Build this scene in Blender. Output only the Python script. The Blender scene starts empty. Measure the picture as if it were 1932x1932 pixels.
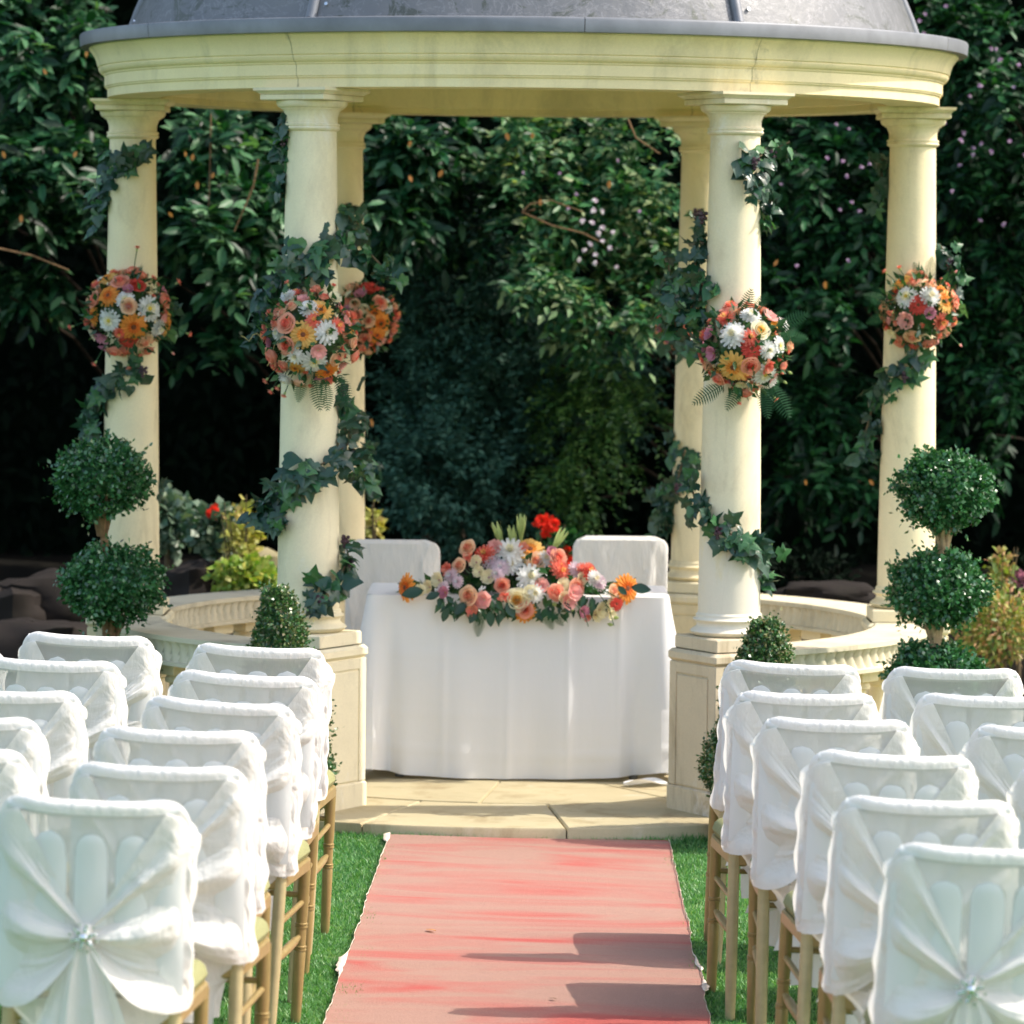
import bpy, math, random
import numpy as np
from mathutils import Vector, Matrix, noise
PI = math.pi
R = math.radians
random.seed(7)
rng = np.random.default_rng(11)
scene = bpy.context.scene
col = scene.collection

# ------------------------------------------------------------------ camera, world, sun, exposure
CAM = Vector((-0.028, -17.05, 2.10)); FPX = 8016.0; PITCH = math.atan(484.0 / FPX); ROLL = R(0.6)
cd = bpy.data.cameras.new('camera'); cam = bpy.data.objects.new('camera', cd); col.objects.link(cam)
cd.sensor_width = 36; cd.lens = FPX / 1932 * 36; cd.clip_start = 0.1; cd.clip_end = 400
fwd = Vector((0, math.cos(PITCH), -math.sin(PITCH))); up0 = Vector((0, math.sin(PITCH), math.cos(PITCH))); rt0 = Vector((1, 0, 0))
rt = rt0 * math.cos(ROLL) + up0 * math.sin(ROLL); up = up0 * math.cos(ROLL) - rt0 * math.sin(ROLL)
cam.matrix_world = Matrix(((rt.x, up.x, -fwd.x, CAM.x), (rt.y, up.y, -fwd.y, CAM.y), (rt.z, up.z, -fwd.z, CAM.z), (0, 0, 0, 1)))
cd.dof.use_dof = True; cd.dof.focus_distance = 13.2; cd.dof.aperture_fstop = 5.4
scene.camera = cam

def at(px, py, y):
    """the point at world depth y seen along the direction of photograph point px, py"""
    d = fwd * FPX + rt * (px - 966) - up * (py - 966)
    return CAM + d * ((y - CAM.y) / d.y)

SUN_EL, SUN_AZ = R(48), R(3)          # towards +x, three degrees behind it
w = bpy.data.worlds.new('World'); scene.world = w; w.use_nodes = True
nt = w.node_tree; bg = nt.nodes['Background']
sky = nt.nodes.new('ShaderNodeTexSky'); sky.sky_type = 'NISHITA'; sky.sun_disc = False
sky.sun_elevation = SUN_EL; sky.sun_rotation = PI / 2 - SUN_AZ; sky.dust_density = 2.0; sky.ozone_density = 1.0
wb = nt.nodes.new('ShaderNodeMix'); wb.data_type = 'RGBA'; wb.blend_type = 'MULTIPLY'; wb.inputs[0].default_value = 1; wb.inputs[7].default_value = (1.11, 1.01, 0.91, 1)
nt.links.new(sky.outputs[0], wb.inputs[6]); nt.links.new(wb.outputs[2], bg.inputs[0]); bg.inputs[1].default_value = 0.15
sd = bpy.data.lights.new('sun', 'SUN'); sd.energy = 2.0; sd.angle = R(0.6); sd.color = (1.0, 0.94, 0.84)
sun = bpy.data.objects.new('sun', sd); col.objects.link(sun)
sdir = Vector((math.cos(SUN_EL) * math.cos(SUN_AZ), math.cos(SUN_EL) * math.sin(SUN_AZ), math.sin(SUN_EL)))
sun.rotation_euler = sdir.to_track_quat('Z', 'Y').to_euler()
scene.cycles.diffuse_bounces = 6; scene.cycles.max_bounces = 12; scene.cycles.transparent_max_bounces = 16
vs = scene.view_settings; vs.view_transform = 'Standard'; vs.look = 'None'; vs.exposure = 1.46; vs.gamma = 1.0; vs.use_curve_mapping = False

# ------------------------------------------------------------------ materials
def srgb(r, g, b):
    f = lambda c: ((c / 255 + 0.055) / 1.055) ** 2.4 if c > 10 else c / 255 / 12.92
    return (f(r), f(g), f(b), 1)
def lin(c): return (c[0], c[1], c[2], 1)
def newmat(name):
    m = bpy.data.materials.new(name); m.use_nodes = True
    t = m.node_tree; p = t.nodes['Principled BSDF']; return m, t, p
def N(t, kind, **kw):
    n = t.nodes.new(kind)
    for k, v in kw.items(): setattr(n, k, v)
    return n
def ramp(t, src, stops):
    r = N(t, 'ShaderNodeValToRGB'); e = r.color_ramp.elements
    while len(e) < len(stops): e.new(0.5)
    for i, (p, c) in enumerate(stops): e[i].position = p; e[i].color = lin(c)
    t.links.new(src, r.inputs[0]); return r.outputs[0]
def noise_tex(t, scale, detail=4, rough=0.6, sc=(1, 1, 1), dist=0.0):
    tc = N(t, 'ShaderNodeTexCoord'); mp = N(t, 'ShaderNodeMapping'); mp.inputs['Scale'].default_value = sc
    n = N(t, 'ShaderNodeTexNoise'); n.inputs['Scale'].default_value = scale; n.inputs['Detail'].default_value = detail
    n.inputs['Roughness'].default_value = rough; n.inputs['Distortion'].default_value = dist
    t.links.new(tc.outputs['Object'], mp.inputs[0]); t.links.new(mp.outputs[0], n.inputs['Vector']); return n.outputs[0]
def mixc(t, fac, a, b, mode='MIX'):
    m = N(t, 'ShaderNodeMix', data_type='RGBA', blend_type=mode)
    if isinstance(fac, (int, float)): m.inputs[0].default_value = fac
    else: t.links.new(fac, m.inputs[0])
    for i, v in ((6, a), (7, b)):
        if isinstance(v, tuple): m.inputs[i].default_value = lin(v)
        else: t.links.new(v, m.inputs[i])
    return m.outputs[2]
def bump(t, p, h, strength, dist=0.01):
    b = N(t, 'ShaderNodeBump'); b.inputs['Strength'].default_value = strength; b.inputs['Distance'].default_value = dist
    t.links.new(h, b.inputs['Height']); t.links.new(b.outputs[0], p.inputs['Normal'])
def simple(name, c, rough=0.6, spec=0.4, metal=0.0, var=0.0, scale=20, bmp=0.0):
    m, t, p = newmat(name)
    p.inputs['Roughness'].default_value = rough; p.inputs['Specular IOR Level'].default_value = spec; p.inputs['Metallic'].default_value = metal
    n = noise_tex(t, scale)
    d = tuple(max(0, x * (1 - var)) for x in c); l = tuple(min(1, x * (1 + var)) for x in c)
    t.links.new(ramp(t, n, [(0.3, d), (0.7, l)]), p.inputs['Base Color'])
    if bmp: bump(t, p, n, bmp)
    return m
def stone(name, c, stain, stain_amt=0.5, pale=None):
    m, t, p = newmat(name); p.inputs['Roughness'].default_value = 0.85; p.inputs['Specular IOR Level'].default_value = 0.25
    a = ramp(t, noise_tex(t, 2.2, 5), [(0.3, tuple(x * 0.9 for x in c)), (0.7, tuple(min(1, x * 1.07) for x in c))])
    s = ramp(t, noise_tex(t, 3.5, 8, 0.7, (1, 1, 0.35), 0.6), [(0.50, (0, 0, 0)), (0.68, (stain_amt,) * 3)])
    b = mixc(t, s, a, stain)
    if pale:
        q = ramp(t, noise_tex(t, 2.7, 9, 0.75, (1, 1, 0.5), 0.3), [(0.56, (0, 0, 0)), (0.64, (0.7,) * 3)])
        b = mixc(t, q, b, pale)
    g = ramp(t, noise_tex(t, 160, 2, 0.5), [(0.3, (0.96,) * 3), (0.7, (1.03,) * 3)])
    b = mixc(t, 1.0, b, g, 'MULTIPLY')
    t.links.new(b, p.inputs['Base Color']); bump(t, p, noise_tex(t, 60, 6, 0.7), 0.14, 0.003); return m
def leafmat(name, cols, rough=0.4, trans=0.25, spec=0.5, perobj=False):
    m, t, p = newmat(name)
    if perobj: src = N(t, 'ShaderNodeObjectInfo').outputs['Random']
    else: src = N(t, 'ShaderNodeNewGeometry').outputs['Random Per Island']
    n = len(cols); c = ramp(t, src, [(i / (n - 1) if n > 1 else 0, cc) for i, cc in enumerate(cols)])
    t.links.new(c, p.inputs['Base Color']); p.inputs['Roughness'].default_value = rough; p.inputs['Specular IOR Level'].default_value = spec
    tr = N(t, 'ShaderNodeBsdfTranslucent'); t.links.new(mixc(t, 1.0, c, (1.2, 1.3, 0.5), 'MULTIPLY'), tr.inputs[0])
    mx = N(t, 'ShaderNodeMixShader'); mx.inputs[0].default_value = trans
    out = t.nodes['Material Output']; t.links.new(p.outputs[0], mx.inputs[1]); t.links.new(tr.outputs[0], mx.inputs[2]); t.links.new(mx.outputs[0], out.inputs[0])
    return m
def petalmat(name, c, edge=None, trans=0.45):
    m, t, p = newmat(name); p.inputs['Roughness'].default_value = 0.65; p.inputs['Specular IOR Level'].default_value = 0.2
    r = N(t, 'ShaderNodeNewGeometry').outputs['Random Per Island']
    cc = ramp(t, r, [(0, tuple(x * 0.8 for x in c)), (1, tuple(min(1, x * 1.12 + 0.02) for x in (edge or c)))])
    t.links.new(cc, p.inputs['Base Color'])
    tr = N(t, 'ShaderNodeBsdfTranslucent'); t.links.new(cc, tr.inputs[0]); mx = N(t, 'ShaderNodeMixShader'); mx.inputs[0].default_value = trans
    t.links.new(p.outputs[0], mx.inputs[1]); t.links.new(tr.outputs[0], mx.inputs[2]); t.links.new(mx.outputs[0], t.nodes['Material Output'].inputs[0])
    return m
def clothmat(name, c, transp=0.0, trans=0.25, wr=(1, 1, 1), bs=0.5, bscale=9):
    m, t, p = newmat(name); p.inputs['Roughness'].default_value = 0.8; p.inputs['Specular IOR Level'].default_value = 0.15
    p.inputs['Base Color'].default_value = lin(c); p.inputs['Sheen Weight'].default_value = 0.2
    h = noise_tex(t, bscale, 4, 0.5, wr, 1.4)
    weave = noise_tex(t, 420, 2, 0.5)
    hh = N(t, 'ShaderNodeMath', operation='MULTIPLY_ADD'); t.links.new(weave, hh.inputs[0]); hh.inputs[1].default_value = 0.05; t.links.new(h, hh.inputs[2])
    fine = noise_tex(t, 34, 5, 0.6, (1, 1, 0.30), 1.0); h2 = N(t, 'ShaderNodeMath', operation='MULTIPLY_ADD'); t.links.new(fine, h2.inputs[0]); h2.inputs[1].default_value = 0.36; t.links.new(hh.outputs[0], h2.inputs[2])
    bump(t, p, h2.outputs[0], bs, 0.02)
    tr = N(t, 'ShaderNodeBsdfTranslucent'); tr.inputs[0].default_value = lin(c)
    mx = N(t, 'ShaderNodeMixShader'); mx.inputs[0].default_value = trans
    t.links.new(p.outputs[0], mx.inputs[1]); t.links.new(tr.outputs[0], mx.inputs[2]); last = mx.outputs[0]
    if transp:
        tp = N(t, 'ShaderNodeBsdfTransparent'); m2 = N(t, 'ShaderNodeMixShader'); m2.inputs[0].default_value = transp
        t.links.new(last, m2.inputs[1]); t.links.new(tp.outputs[0], m2.inputs[2]); last = m2.outputs[0]
    t.links.new(last, t.nodes['Material Output'].inputs[0]); return m

YEL = (0.82, 0.715, 0.47)
M = {}
M['stone'] = stone('cream_stone', YEL, (0.38, 0.31, 0.17), 0.6)
M['entab'] = stone('streaked_cream_stone', (0.83, 0.71, 0.42), (0.42, 0.37, 0.22), 0.45, (0.83, 0.74, 0.47))
M['stone_pale'] = stone('weathered_cream_stone', (0.79, 0.71, 0.49), (0.38, 0.32, 0.22), 0.5, (0.80, 0.77, 0.69))
M['stone_rail'] = stone('rail_stone', (0.66, 0.60, 0.44), (0.25, 0.22, 0.15), 0.6)
def worn():
    m = stone('worn_column_stone', (0.78, 0.69, 0.48), (0.42, 0.33, 0.2), 0.55, (0.82, 0.78, 0.70)); t = m.node_tree; p = t.nodes['Principled BSDF']; src = p.inputs['Base Color'].links[0].from_socket
    tc = N(t, 'ShaderNodeTexCoord'); sx = N(t, 'ShaderNodeSeparateXYZ'); t.links.new(tc.outputs['Object'], sx.inputs[0])
    ad = N(t, 'ShaderNodeMath', operation='MULTIPLY_ADD'); t.links.new(noise_tex(t, 5, 8, 0.75, (1.6, 1.6, 0.35), 0.4), ad.inputs[0]); ad.inputs[1].default_value = 1.7; t.links.new(sx.outputs[2], ad.inputs[2])
    k = ramp(t, ad.outputs[0], [(0.0, (0.5,) * 3), (1.0, (0, 0, 0))]); k.node.color_ramp.elements[0].position = 0.93; k.node.color_ramp.elements[1].position = 1.0
    sc_ = N(t, 'ShaderNodeMath', operation='MULTIPLY'); t.links.new(ad.outputs[0], sc_.inputs[0]); sc_.inputs[1].default_value = 0.52; t.links.new(sc_.outputs[0], k.node.inputs[0])
    t.links.new(mixc(t, k, src, (0.76, 0.72, 0.65)), p.inputs['Base Color']); return m
M['worn'] = worn()
M['worn_pedestal'] = stone('worn_pedestal_stone', (0.66, 0.56, 0.39), (0.30, 0.22, 0.12), 0.8, (0.78, 0.74, 0.68))
def seam_stain():
    m = M['entab']; t = m.node_tree; p = t.nodes['Principled BSDF']; src = p.inputs['Base Color'].links[0].from_socket
    tc = N(t, 'ShaderNodeTexCoord'); last = src
    for ang, wd, am in ((-60, 0.16, 0.9), (-120, 0.05, 0.7)):
        a = R(ang); d = N(t, 'ShaderNodeVectorMath', operation='DOT_PRODUCT'); t.links.new(tc.outputs['Object'], d.inputs[0]); d.inputs[1].default_value = (-math.sin(a), math.cos(a), 0)
        ab = N(t, 'ShaderNodeMath', operation='ABSOLUTE'); t.links.new(d.outputs['Value'], ab.inputs[0])
        ad = N(t, 'ShaderNodeMath', operation='MULTIPLY_ADD'); t.links.new(noise_tex(t, 16, 8, 0.8, (1, 1, 0.6), 0.3), ad.inputs[0]); ad.inputs[1].default_value = -wd * 2.4; t.links.new(ab.outputs[0], ad.inputs[2])
        md = N(t, 'ShaderNodeMapRange'); t.links.new(ad.outputs[0], md.inputs[0]); md.inputs[1].default_value = -wd * 1.6; md.inputs[2].default_value = -wd * 1.05; md.inputs[3].default_value = am; md.inputs[4].default_value = 0
        last = mixc(t, md.outputs[0], last, (0.20, 0.19, 0.14))
    t.links.new(last, p.inputs['Base Color'])
seam_stain()
M['seam'] = simple('dark_joint', (0.12, 0.11, 0.07), 0.95, 0.1)
def leadmat():
    m, t, p = newmat('weathered_lead'); p.inputs['Roughness'].default_value = 0.5; p.inputs['Metallic'].default_value = 0.25
    a = ramp(t, noise_tex(t, 1.6, 5), [(0.3, (0.12, 0.125, 0.13)), (0.7, (0.18, 0.185, 0.185))])
    s = ramp(t, noise_tex(t, 4.0, 10, 0.72, (1, 1, 1.6), 1.5), [(0.54, (0, 0, 0)), (0.60, (0.75,) * 3)])
    b = mixc(t, s, a, (0.055, 0.065, 0.045)); v = ramp(t, noise_tex(t, 5.5, 9, 0.65, (1, 1, 1.3), 2.2), [(0.485, (0, 0, 0)), (0.50, (0.6,) * 3), (0.515, (0, 0, 0))]); b = mixc(t, v, b, (0.30, 0.30, 0.31)); t.links.new(b, p.inputs['Base Color'])
    bump(t, p, noise_tex(t, 9, 6), 0.25, 0.02); return m
M['lead'] = leadmat()
M['lead_trim'] = simple('lead_trim', (0.18, 0.19, 0.205), 0.5, 0.4, 0.3, 0.18, 6)
M['paving'] = stone('paving_stone', (0.47, 0.405, 0.25), (0.27, 0.20, 0.10), 0.7, (0.53, 0.47, 0.33))
M['mortar'] = simple('paving_bed', (0.18, 0.15, 0.09), 0.95, 0.1)
M['cover'] = clothmat('white_cover_cloth', (0.85, 0.83, 0.79), 0.03, 0.22, (1, 1, 0.5), 0.65, 9)
M['sheer'] = clothmat('sheer_shade_grey_cloth', (0.62, 0.62, 0.58), 0.32, 0.28, (1, 1, 0.25), 0.3, 12)  # greyed to stand for the shadow seen through the single layer
M['sheer_front'] = clothmat('sheer_front_cloth', (0.78, 0.80, 0.76), 0.90, 0.4, (1, 1, 0.25), 0.2, 12)
M['sash'] = clothmat('white_sash_cloth', (0.86, 0.84, 0.79), 0.05, 0.32, (1, 1, 1), 0.62, 9)
M['table_cloth'] = clothmat('white_linen', (0.86, 0.86, 0.85), 0.0, 0.12, (1, 1, 0.2), 0.10, 3)
M['slat'] = clothmat('white_slat', (0.80, 0.81, 0.79), 0, 0.25, (1, 1, 1), 0.1, 5)
M['gold'] = simple('gold_painted_wood', (0.33, 0.24, 0.095), 0.36, 0.5, 0.25, 0.10, 30)
M['gold_pale'] = simple('pale_gold_wood', (0.44, 0.36, 0.19), 0.4, 0.5, 0.15, 0.10, 30)
M['cushion'] = simple('sage_cushion', (0.25, 0.25, 0.12), 0.9, 0.1, 0, 0.15, 160, 0.3)
M['crystal'] = simple('silver_diamante', (0.75, 0.78, 0.78), 0.15, 0.9, 0.9, 0.25, 300)
def rugmat():
    m, t, p = newmat('red_wool'); p.inputs['Roughness'].default_value = 0.95; p.inputs['Specular IOR Level'].default_value = 0.1
    a = ramp(t, noise_tex(t, 1.0, 3, 0.5, (1.0, 2.9, 1), 1.3), [(0.30, (0.44, 0.100, 0.085)), (0.42, (0.41, 0.172, 0.138)), (0.56, (0.385, 0.228, 0.178))])  # red bands mix the wool's own tone with painted shading of its waves
    p.inputs['Sheen Weight'].default_value = 0.06; p.inputs['Sheen Roughness'].default_value = 0.55; p.inputs['Sheen Tint'].default_value = (1, 0.72, 0.6, 1)
    g = ramp(t, noise_tex(t, 330, 2, 0.6), [(0.3, (0.78,) * 3), (0.7, (1.16,) * 3)])
    t.links.new(mixc(t, 1.0, a, g, 'MULTIPLY'), p.inputs['Base Color']); bump(t, p, noise_tex(t, 190, 4, 0.7), 0.9, 0.006); return m
M['rug'] = rugmat()
M['rug_edge'] = simple('pale_frayed_edge', (0.68, 0.58, 0.47), 0.95, 0.1, 0, 0.2, 60, 0.6)
M['lawn'] = simple('lawn_earth', (0.05, 0.13, 0.035), 0.95, 0.1, 0, 0.5, 14, 0.5)
M['soil'] = simple('dark_soil', (0.007, 0.006, 0.004), 0.95, 0.1, 0, 0.5, 6, 0.6)
def patchy(m):
    t = m.node_tree; p = t.nodes['Principled BSDF']; src = p.inputs['Base Color'].links[0].from_socket
    k = ramp(t, noise_tex(t, 2.6, 5, 0.65), [(0.35, (0.60, 0.72, 0.62)), (0.50, (1.0, 1.0, 1.0)), (0.66, (1.35, 1.12, 0.95))]); t.links.new(mixc(t, 1.0, src, k, 'MULTIPLY'), p.inputs['Base Color']); return m
M['blade'] = leafmat('grass_blade', [(0.04, 0.15, 0.04), (0.08, 0.25, 0.065), (0.14, 0.33, 0.11), (0.24, 0.38, 0.17)], 0.45, 0.35)
patchy(M['blade'])
M['ivy'] = [leafmat('ivy_leaf_dark', [(0.012, 0.045, 0.028), (0.02, 0.07, 0.035)], 0.32, 0.12, 0.5, True),
            leafmat('ivy_leaf_grey', [(0.025, 0.07, 0.04), (0.05, 0.105, 0.065)], 0.42, 0.12, 0.5, True),
            leafmat('ivy_leaf_green', [(0.03, 0.12, 0.04), (0.07, 0.18, 0.07)], 0.35, 0.2, 0.5, True)]
M['stem'] = simple('woody_stem', (0.12, 0.09, 0.05), 0.8, 0.2, 0, 0.3)
M['tendril'] = simple('dry_tendril', (0.42, 0.36, 0.14), 0.7, 0.2)
M['berry'] = simple('dark_berry', (0.035, 0.010, 0.025), 0.3, 0.6)
M['box_leaf'] = leafmat('box_leaf', [(0.014, 0.075, 0.025), (0.035, 0.14, 0.045), (0.08, 0.22, 0.08)], 0.24, 0.15, 0.7)
M['cone_leaf'] = leafmat('cone_leaf', [(0.02, 0.08, 0.02), (0.04, 0.13, 0.03), (0.08, 0.17, 0.05), (0.30, 0.26, 0.14)], 0.3, 0.15, 0.6)
M['bark'] = simple('brown_bark', (0.20, 0.12, 0.06), 0.85, 0.2, 0, 0.35, 40, 0.6)
M['bark_dark'] = simple('dark_bark', (0.035, 0.026, 0.018), 0.9, 0.15, 0, 0.4, 30, 0.6)
M['bark_pale'] = simple('pale_bark', (0.42, 0.30, 0.17), 0.8, 0.2, 0, 0.25, 40, 0.6)
M['filler'] = leafmat('bouquet_foliage', [(0.012, 0.05, 0.02), (0.02, 0.085, 0.025), (0.04, 0.12, 0.03)], 0.35, 0.15)
M['fern'] = leafmat('fern_green', [(0.012, 0.06, 0.022), (0.03, 0.11, 0.035)], 0.6, 0.1, 0.25, True)
PET = dict(orange=(0.92, 0.38, 0.07), orange_in=(0.80, 0.21, 0.03), yellow=(0.94, 0.60, 0.19), coral=(0.92, 0.27, 0.19), salmon=(0.93, 0.44, 0.30),
           peach=(0.94, 0.62, 0.40), pink=(0.88, 0.46, 0.42), mauve=(0.60, 0.25, 0.34), lilac=(0.86, 0.74, 0.80), red=(0.72, 0.10, 0.07),
           white=(0.90, 0.91, 0.87), cream=(0.91, 0.83, 0.58), bud=(0.45, 0.55, 0.22), scarlet=(0.85, 0.04, 0.015), purple=(0.55, 0.32, 0.56))
for k, c in PET.items(): M['p_' + k] = petalmat('petal_' + k, c)
M['disc_yellow'] = simple('yellow_disc', (0.55, 0.40, 0.05), 0.9); M['disc_brown'] = simple('brown_disc', (0.16, 0.05, 0.02), 0.9)

# ------------------------------------------------------------------ mesh builder
class MB:
    def __init__(s): s.v = []; s.f = []; s.m = []; s.mi = 0
    def add(s, vs, fs, mi=None):
        o = len(s.v); s.v += [tuple(p) for p in vs]
        for f in fs: s.f.append(tuple(i + o for i in f)); s.m.append(s.mi if mi is None else mi)
    def box(s, c, d, rz=0, bev=0.0, mi=None):
        hx, hy, hz = d[0] / 2, d[1] / 2, d[2] / 2
        b = min(bev, hx, hy, hz)
        if b <= 0:
            pts = [(x, y, z) for z in (-hz, hz) for x, y in ((-hx, -hy), (hx, -hy), (hx, hy), (-hx, hy))]
            fs = [(0, 3, 2, 1), (4, 5, 6, 7), (0, 1, 5, 4), (1, 2, 6, 5), (2, 3, 7, 6), (3, 0, 4, 7)]
        else:
            rings = []
            for z, k in ((-hz, b), (-hz + b, 0), (hz - b, 0), (hz, b)):
                x, y = hx - k, hy - k
                c_ = b * 0.6 if k == 0 else b * 0.3
                rings += [(-x + c_, -y, z), (x - c_, -y, z), (x, -y + c_, z), (x, y - c_, z), (x - c_, y, z), (-x + c_, y, z), (-x, y - c_, z), (-x, -y + c_, z)]
            pts = rings; fs = [tuple(range(7, -1, -1)), tuple(range(24, 32))]
            for r in range(3):
                for i in range(8): j = (i + 1) % 8; fs.append((r * 8 + i, r * 8 + j, r * 8 + 8 + j, r * 8 + 8 + i))
        ca, sa = math.cos(rz), math.sin(rz)
        s.add([(c[0] + x * ca - y * sa, c[1] + x * sa + y * ca, c[2] + z) for x, y, z in pts], fs, mi)
    def lathe(s, prof, seg=32, c=(0, 0, 0), a0=0, a1=2 * PI, mi=None, caps=True):
        full = abs(a1 - a0 - 2 * PI) < 1e-6; n = seg if full else seg + 1; pts = []
        for r, z in prof:
            for i in range(n):
                a = a0 + (a1 - a0) * i / seg; pts.append((c[0] + r * math.cos(a), c[1] + r * math.sin(a), c[2] + z))
        fs = []
        for k in range(len(prof) - 1):
            for i in range(seg):
                j = (i + 1) % n; fs.append((k * n + i, k * n + j, (k + 1) * n + j, (k + 1) * n + i))
        if caps and full:
            fs.append(tuple(reversed(range(n)))); fs.append(tuple((len(prof) - 1) * n + i for i in range(n)))
        s.add(pts, fs, mi)
    def tube(s, pts, rad, seg=8, mi=None, caps=True):
        pts = [Vector(p) for p in pts]; n = len(pts)
        if not hasattr(rad, '__len__'): rad = [rad] * n
        vs_ = []; ref = Vector((0, 0, 1)); prev = None
        for i, p in enumerate(pts):
            t = (pts[min(i + 1, n - 1)] - pts[max(i - 1, 0)]).normalized()
            if prev is None:
                a = t.cross(ref)
                if a.length < 0.05: a = t.cross(Vector((1, 0, 0)))
            else: a = prev - t * prev.dot(t)
            a.normalize(); prev = a; b = t.cross(a)
            for k in range(seg): q = 2 * PI * k / seg; vs_.append(p + (a * math.cos(q) + b * math.sin(q)) * rad[i])
        fs = [(i * seg + k, i * seg + (k + 1) % seg, (i + 1) * seg + (k + 1) % seg, (i + 1) * seg + k) for i in range(n - 1) for k in range(seg)]
        if caps: fs += [tuple(reversed(range(seg))), tuple((n - 1) * seg + k for k in range(seg))]
        s.add(vs_, fs, mi)
    def grid(s, fn, nu, nv, mi=None, closed=False):
        vs_ = [fn(i / nu, j / nv) for j in range(nv + 1) for i in range(nu + (0 if closed else 1))]
        n = nu if closed else nu + 1
        fs = [(j * n + i, j * n + (i + 1) % n, (j + 1) * n + (i + 1) % n, (j + 1) * n + i) for j in range(nv) for i in range(nu)]
        s.add(vs_, fs, mi)
    def mesh(s, name, mats, smooth=True):
        me = bpy.data.meshes.new(name); me.from_pydata(s.v, [], s.f)
        for m in (mats if isinstance(mats, (list, tuple)) else [mats]): me.materials.append(m)
        me.polygons.foreach_set('material_index', s.m)
        if smooth: me.polygons.foreach_set('use_smooth', [True] * len(s.f))
        me.update()
        if smooth: me.set_sharp_from_angle(angle=R(38))
        return me
    def build(s, name, mats, parent=None, smooth=True, **kw): return link(name, s.mesh(name, mats, smooth), parent, **kw)
def link(name, me, parent=None, loc=None, rot=None, scale=None, **kw):
    o = bpy.data.objects.new(name, me); col.objects.link(o)
    if parent: o.parent = parent
    if loc is not None: o.location = loc
    if rot is not None: o.rotation_euler = rot
    if scale is not None: o.scale = (scale,) * 3 if isinstance(scale, (int, float)) else scale
    for k, v in kw.items(): o[k] = v
    return o
def thing(name, label, cat, loc=(0, 0, 0), rz=0, group=None):
    o = bpy.data.objects.new(name, None); col.objects.link(o); o.location = loc; o.rotation_euler = (0, 0, rz); o.empty_display_size = 0.1
    o['label'] = label; o['category'] = cat
    if group: o['group'] = group
    return o
def tag(o, label, cat, group=None):
    o['label'] = label; o['category'] = cat
    if group: o['group'] = group
    return o
def npmesh(name, V, F, mats, mi=None, smooth=False):
    me = bpy.data.meshes.new(name); nf, k = F.shape
    me.vertices.add(len(V)); me.vertices.foreach_set('co', V.astype(np.float32).ravel())
    me.loops.add(nf * k); me.loops.foreach_set('vertex_index', F.astype(np.int32).ravel())
    me.polygons.add(nf); me.polygons.foreach_set('loop_start', np.arange(0, nf * k, k, dtype=np.int32))
    for m in (mats if isinstance(mats, (list, tuple)) else [mats]): me.materials.append(m)
    if mi is not None: me.polygons.foreach_set('material_index', mi.astype(np.int32))
    if smooth: me.polygons.foreach_set('use_smooth', np.ones(nf, dtype=bool))
    me.update(calc_edges=True); me.validate(); return me
LEAF_V = np.array([(0, 0, 0), (-.23, .42, .05), (.23, .42, .05), (0, 1, -.10), (0, .45, -.03)]); LEAF_F = np.array([(0, 4, 1), (0, 2, 4), (1, 4, 3), (4, 2, 3)])
LAU_V = np.array([(0, 0, 0), (-.175, .32, .06), (0, .32, -.015), (.175, .32, .06), (-.165, .70, .01), (0, .68, -.055), (.165, .70, .01), (0, 1, -.14)]); LAU_F = np.array([(0, 2, 1), (0, 3, 2), (1, 2, 5), (1, 5, 4), (2, 3, 6), (2, 6, 5), (4, 5, 7), (5, 6, 7)])
BOX_V = np.array([(0, 0, 0), (-.34, .5, .07), (.34, .5, .07), (0, 1, 0)]); BOX_F = np.array([(0, 2, 1), (1, 2, 3)])
def norm(a): return a / np.maximum(np.linalg.norm(a, axis=-1, keepdims=True), 1e-9)
def leaves_np(P, D, Nn, S, TV=LEAF_V, TF=LEAF_F):
    """leaf-shaped faces at P pointing along D with face normal about Nn, length S"""
    D = norm(D); X = norm(np.cross(D, Nn)); Z = np.cross(X, D); S = S[:, None]
    V = P[:, None, :] + S[:, :, None] * (TV[None, :, 0:1] * X[:, None] + TV[None, :, 1:2] * D[:, None] + TV[None, :, 2:3] * Z[:, None])
    n = len(TV); F = TF[None] + (np.arange(len(P)) * n)[:, None, None]
    return V.reshape(-1, 3), F.reshape(-1, 3)
def join(parts):
    V = []; F = []; o = 0
    for v, f in parts: V.append(v); F.append(f + o); o += len(v)
    return np.concatenate(V), np.concatenate(F)
def sph(n): return norm(rng.normal(size=(n, 3)))
def nz(x, y, z, s=1.0): return noise.noise(Vector((x * s, y * s, z * s)))
def smooth01(a, b, x): t = min(1, max(0, (x - a) / (b - a))); return t * t * (3 - 2 * t)

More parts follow.
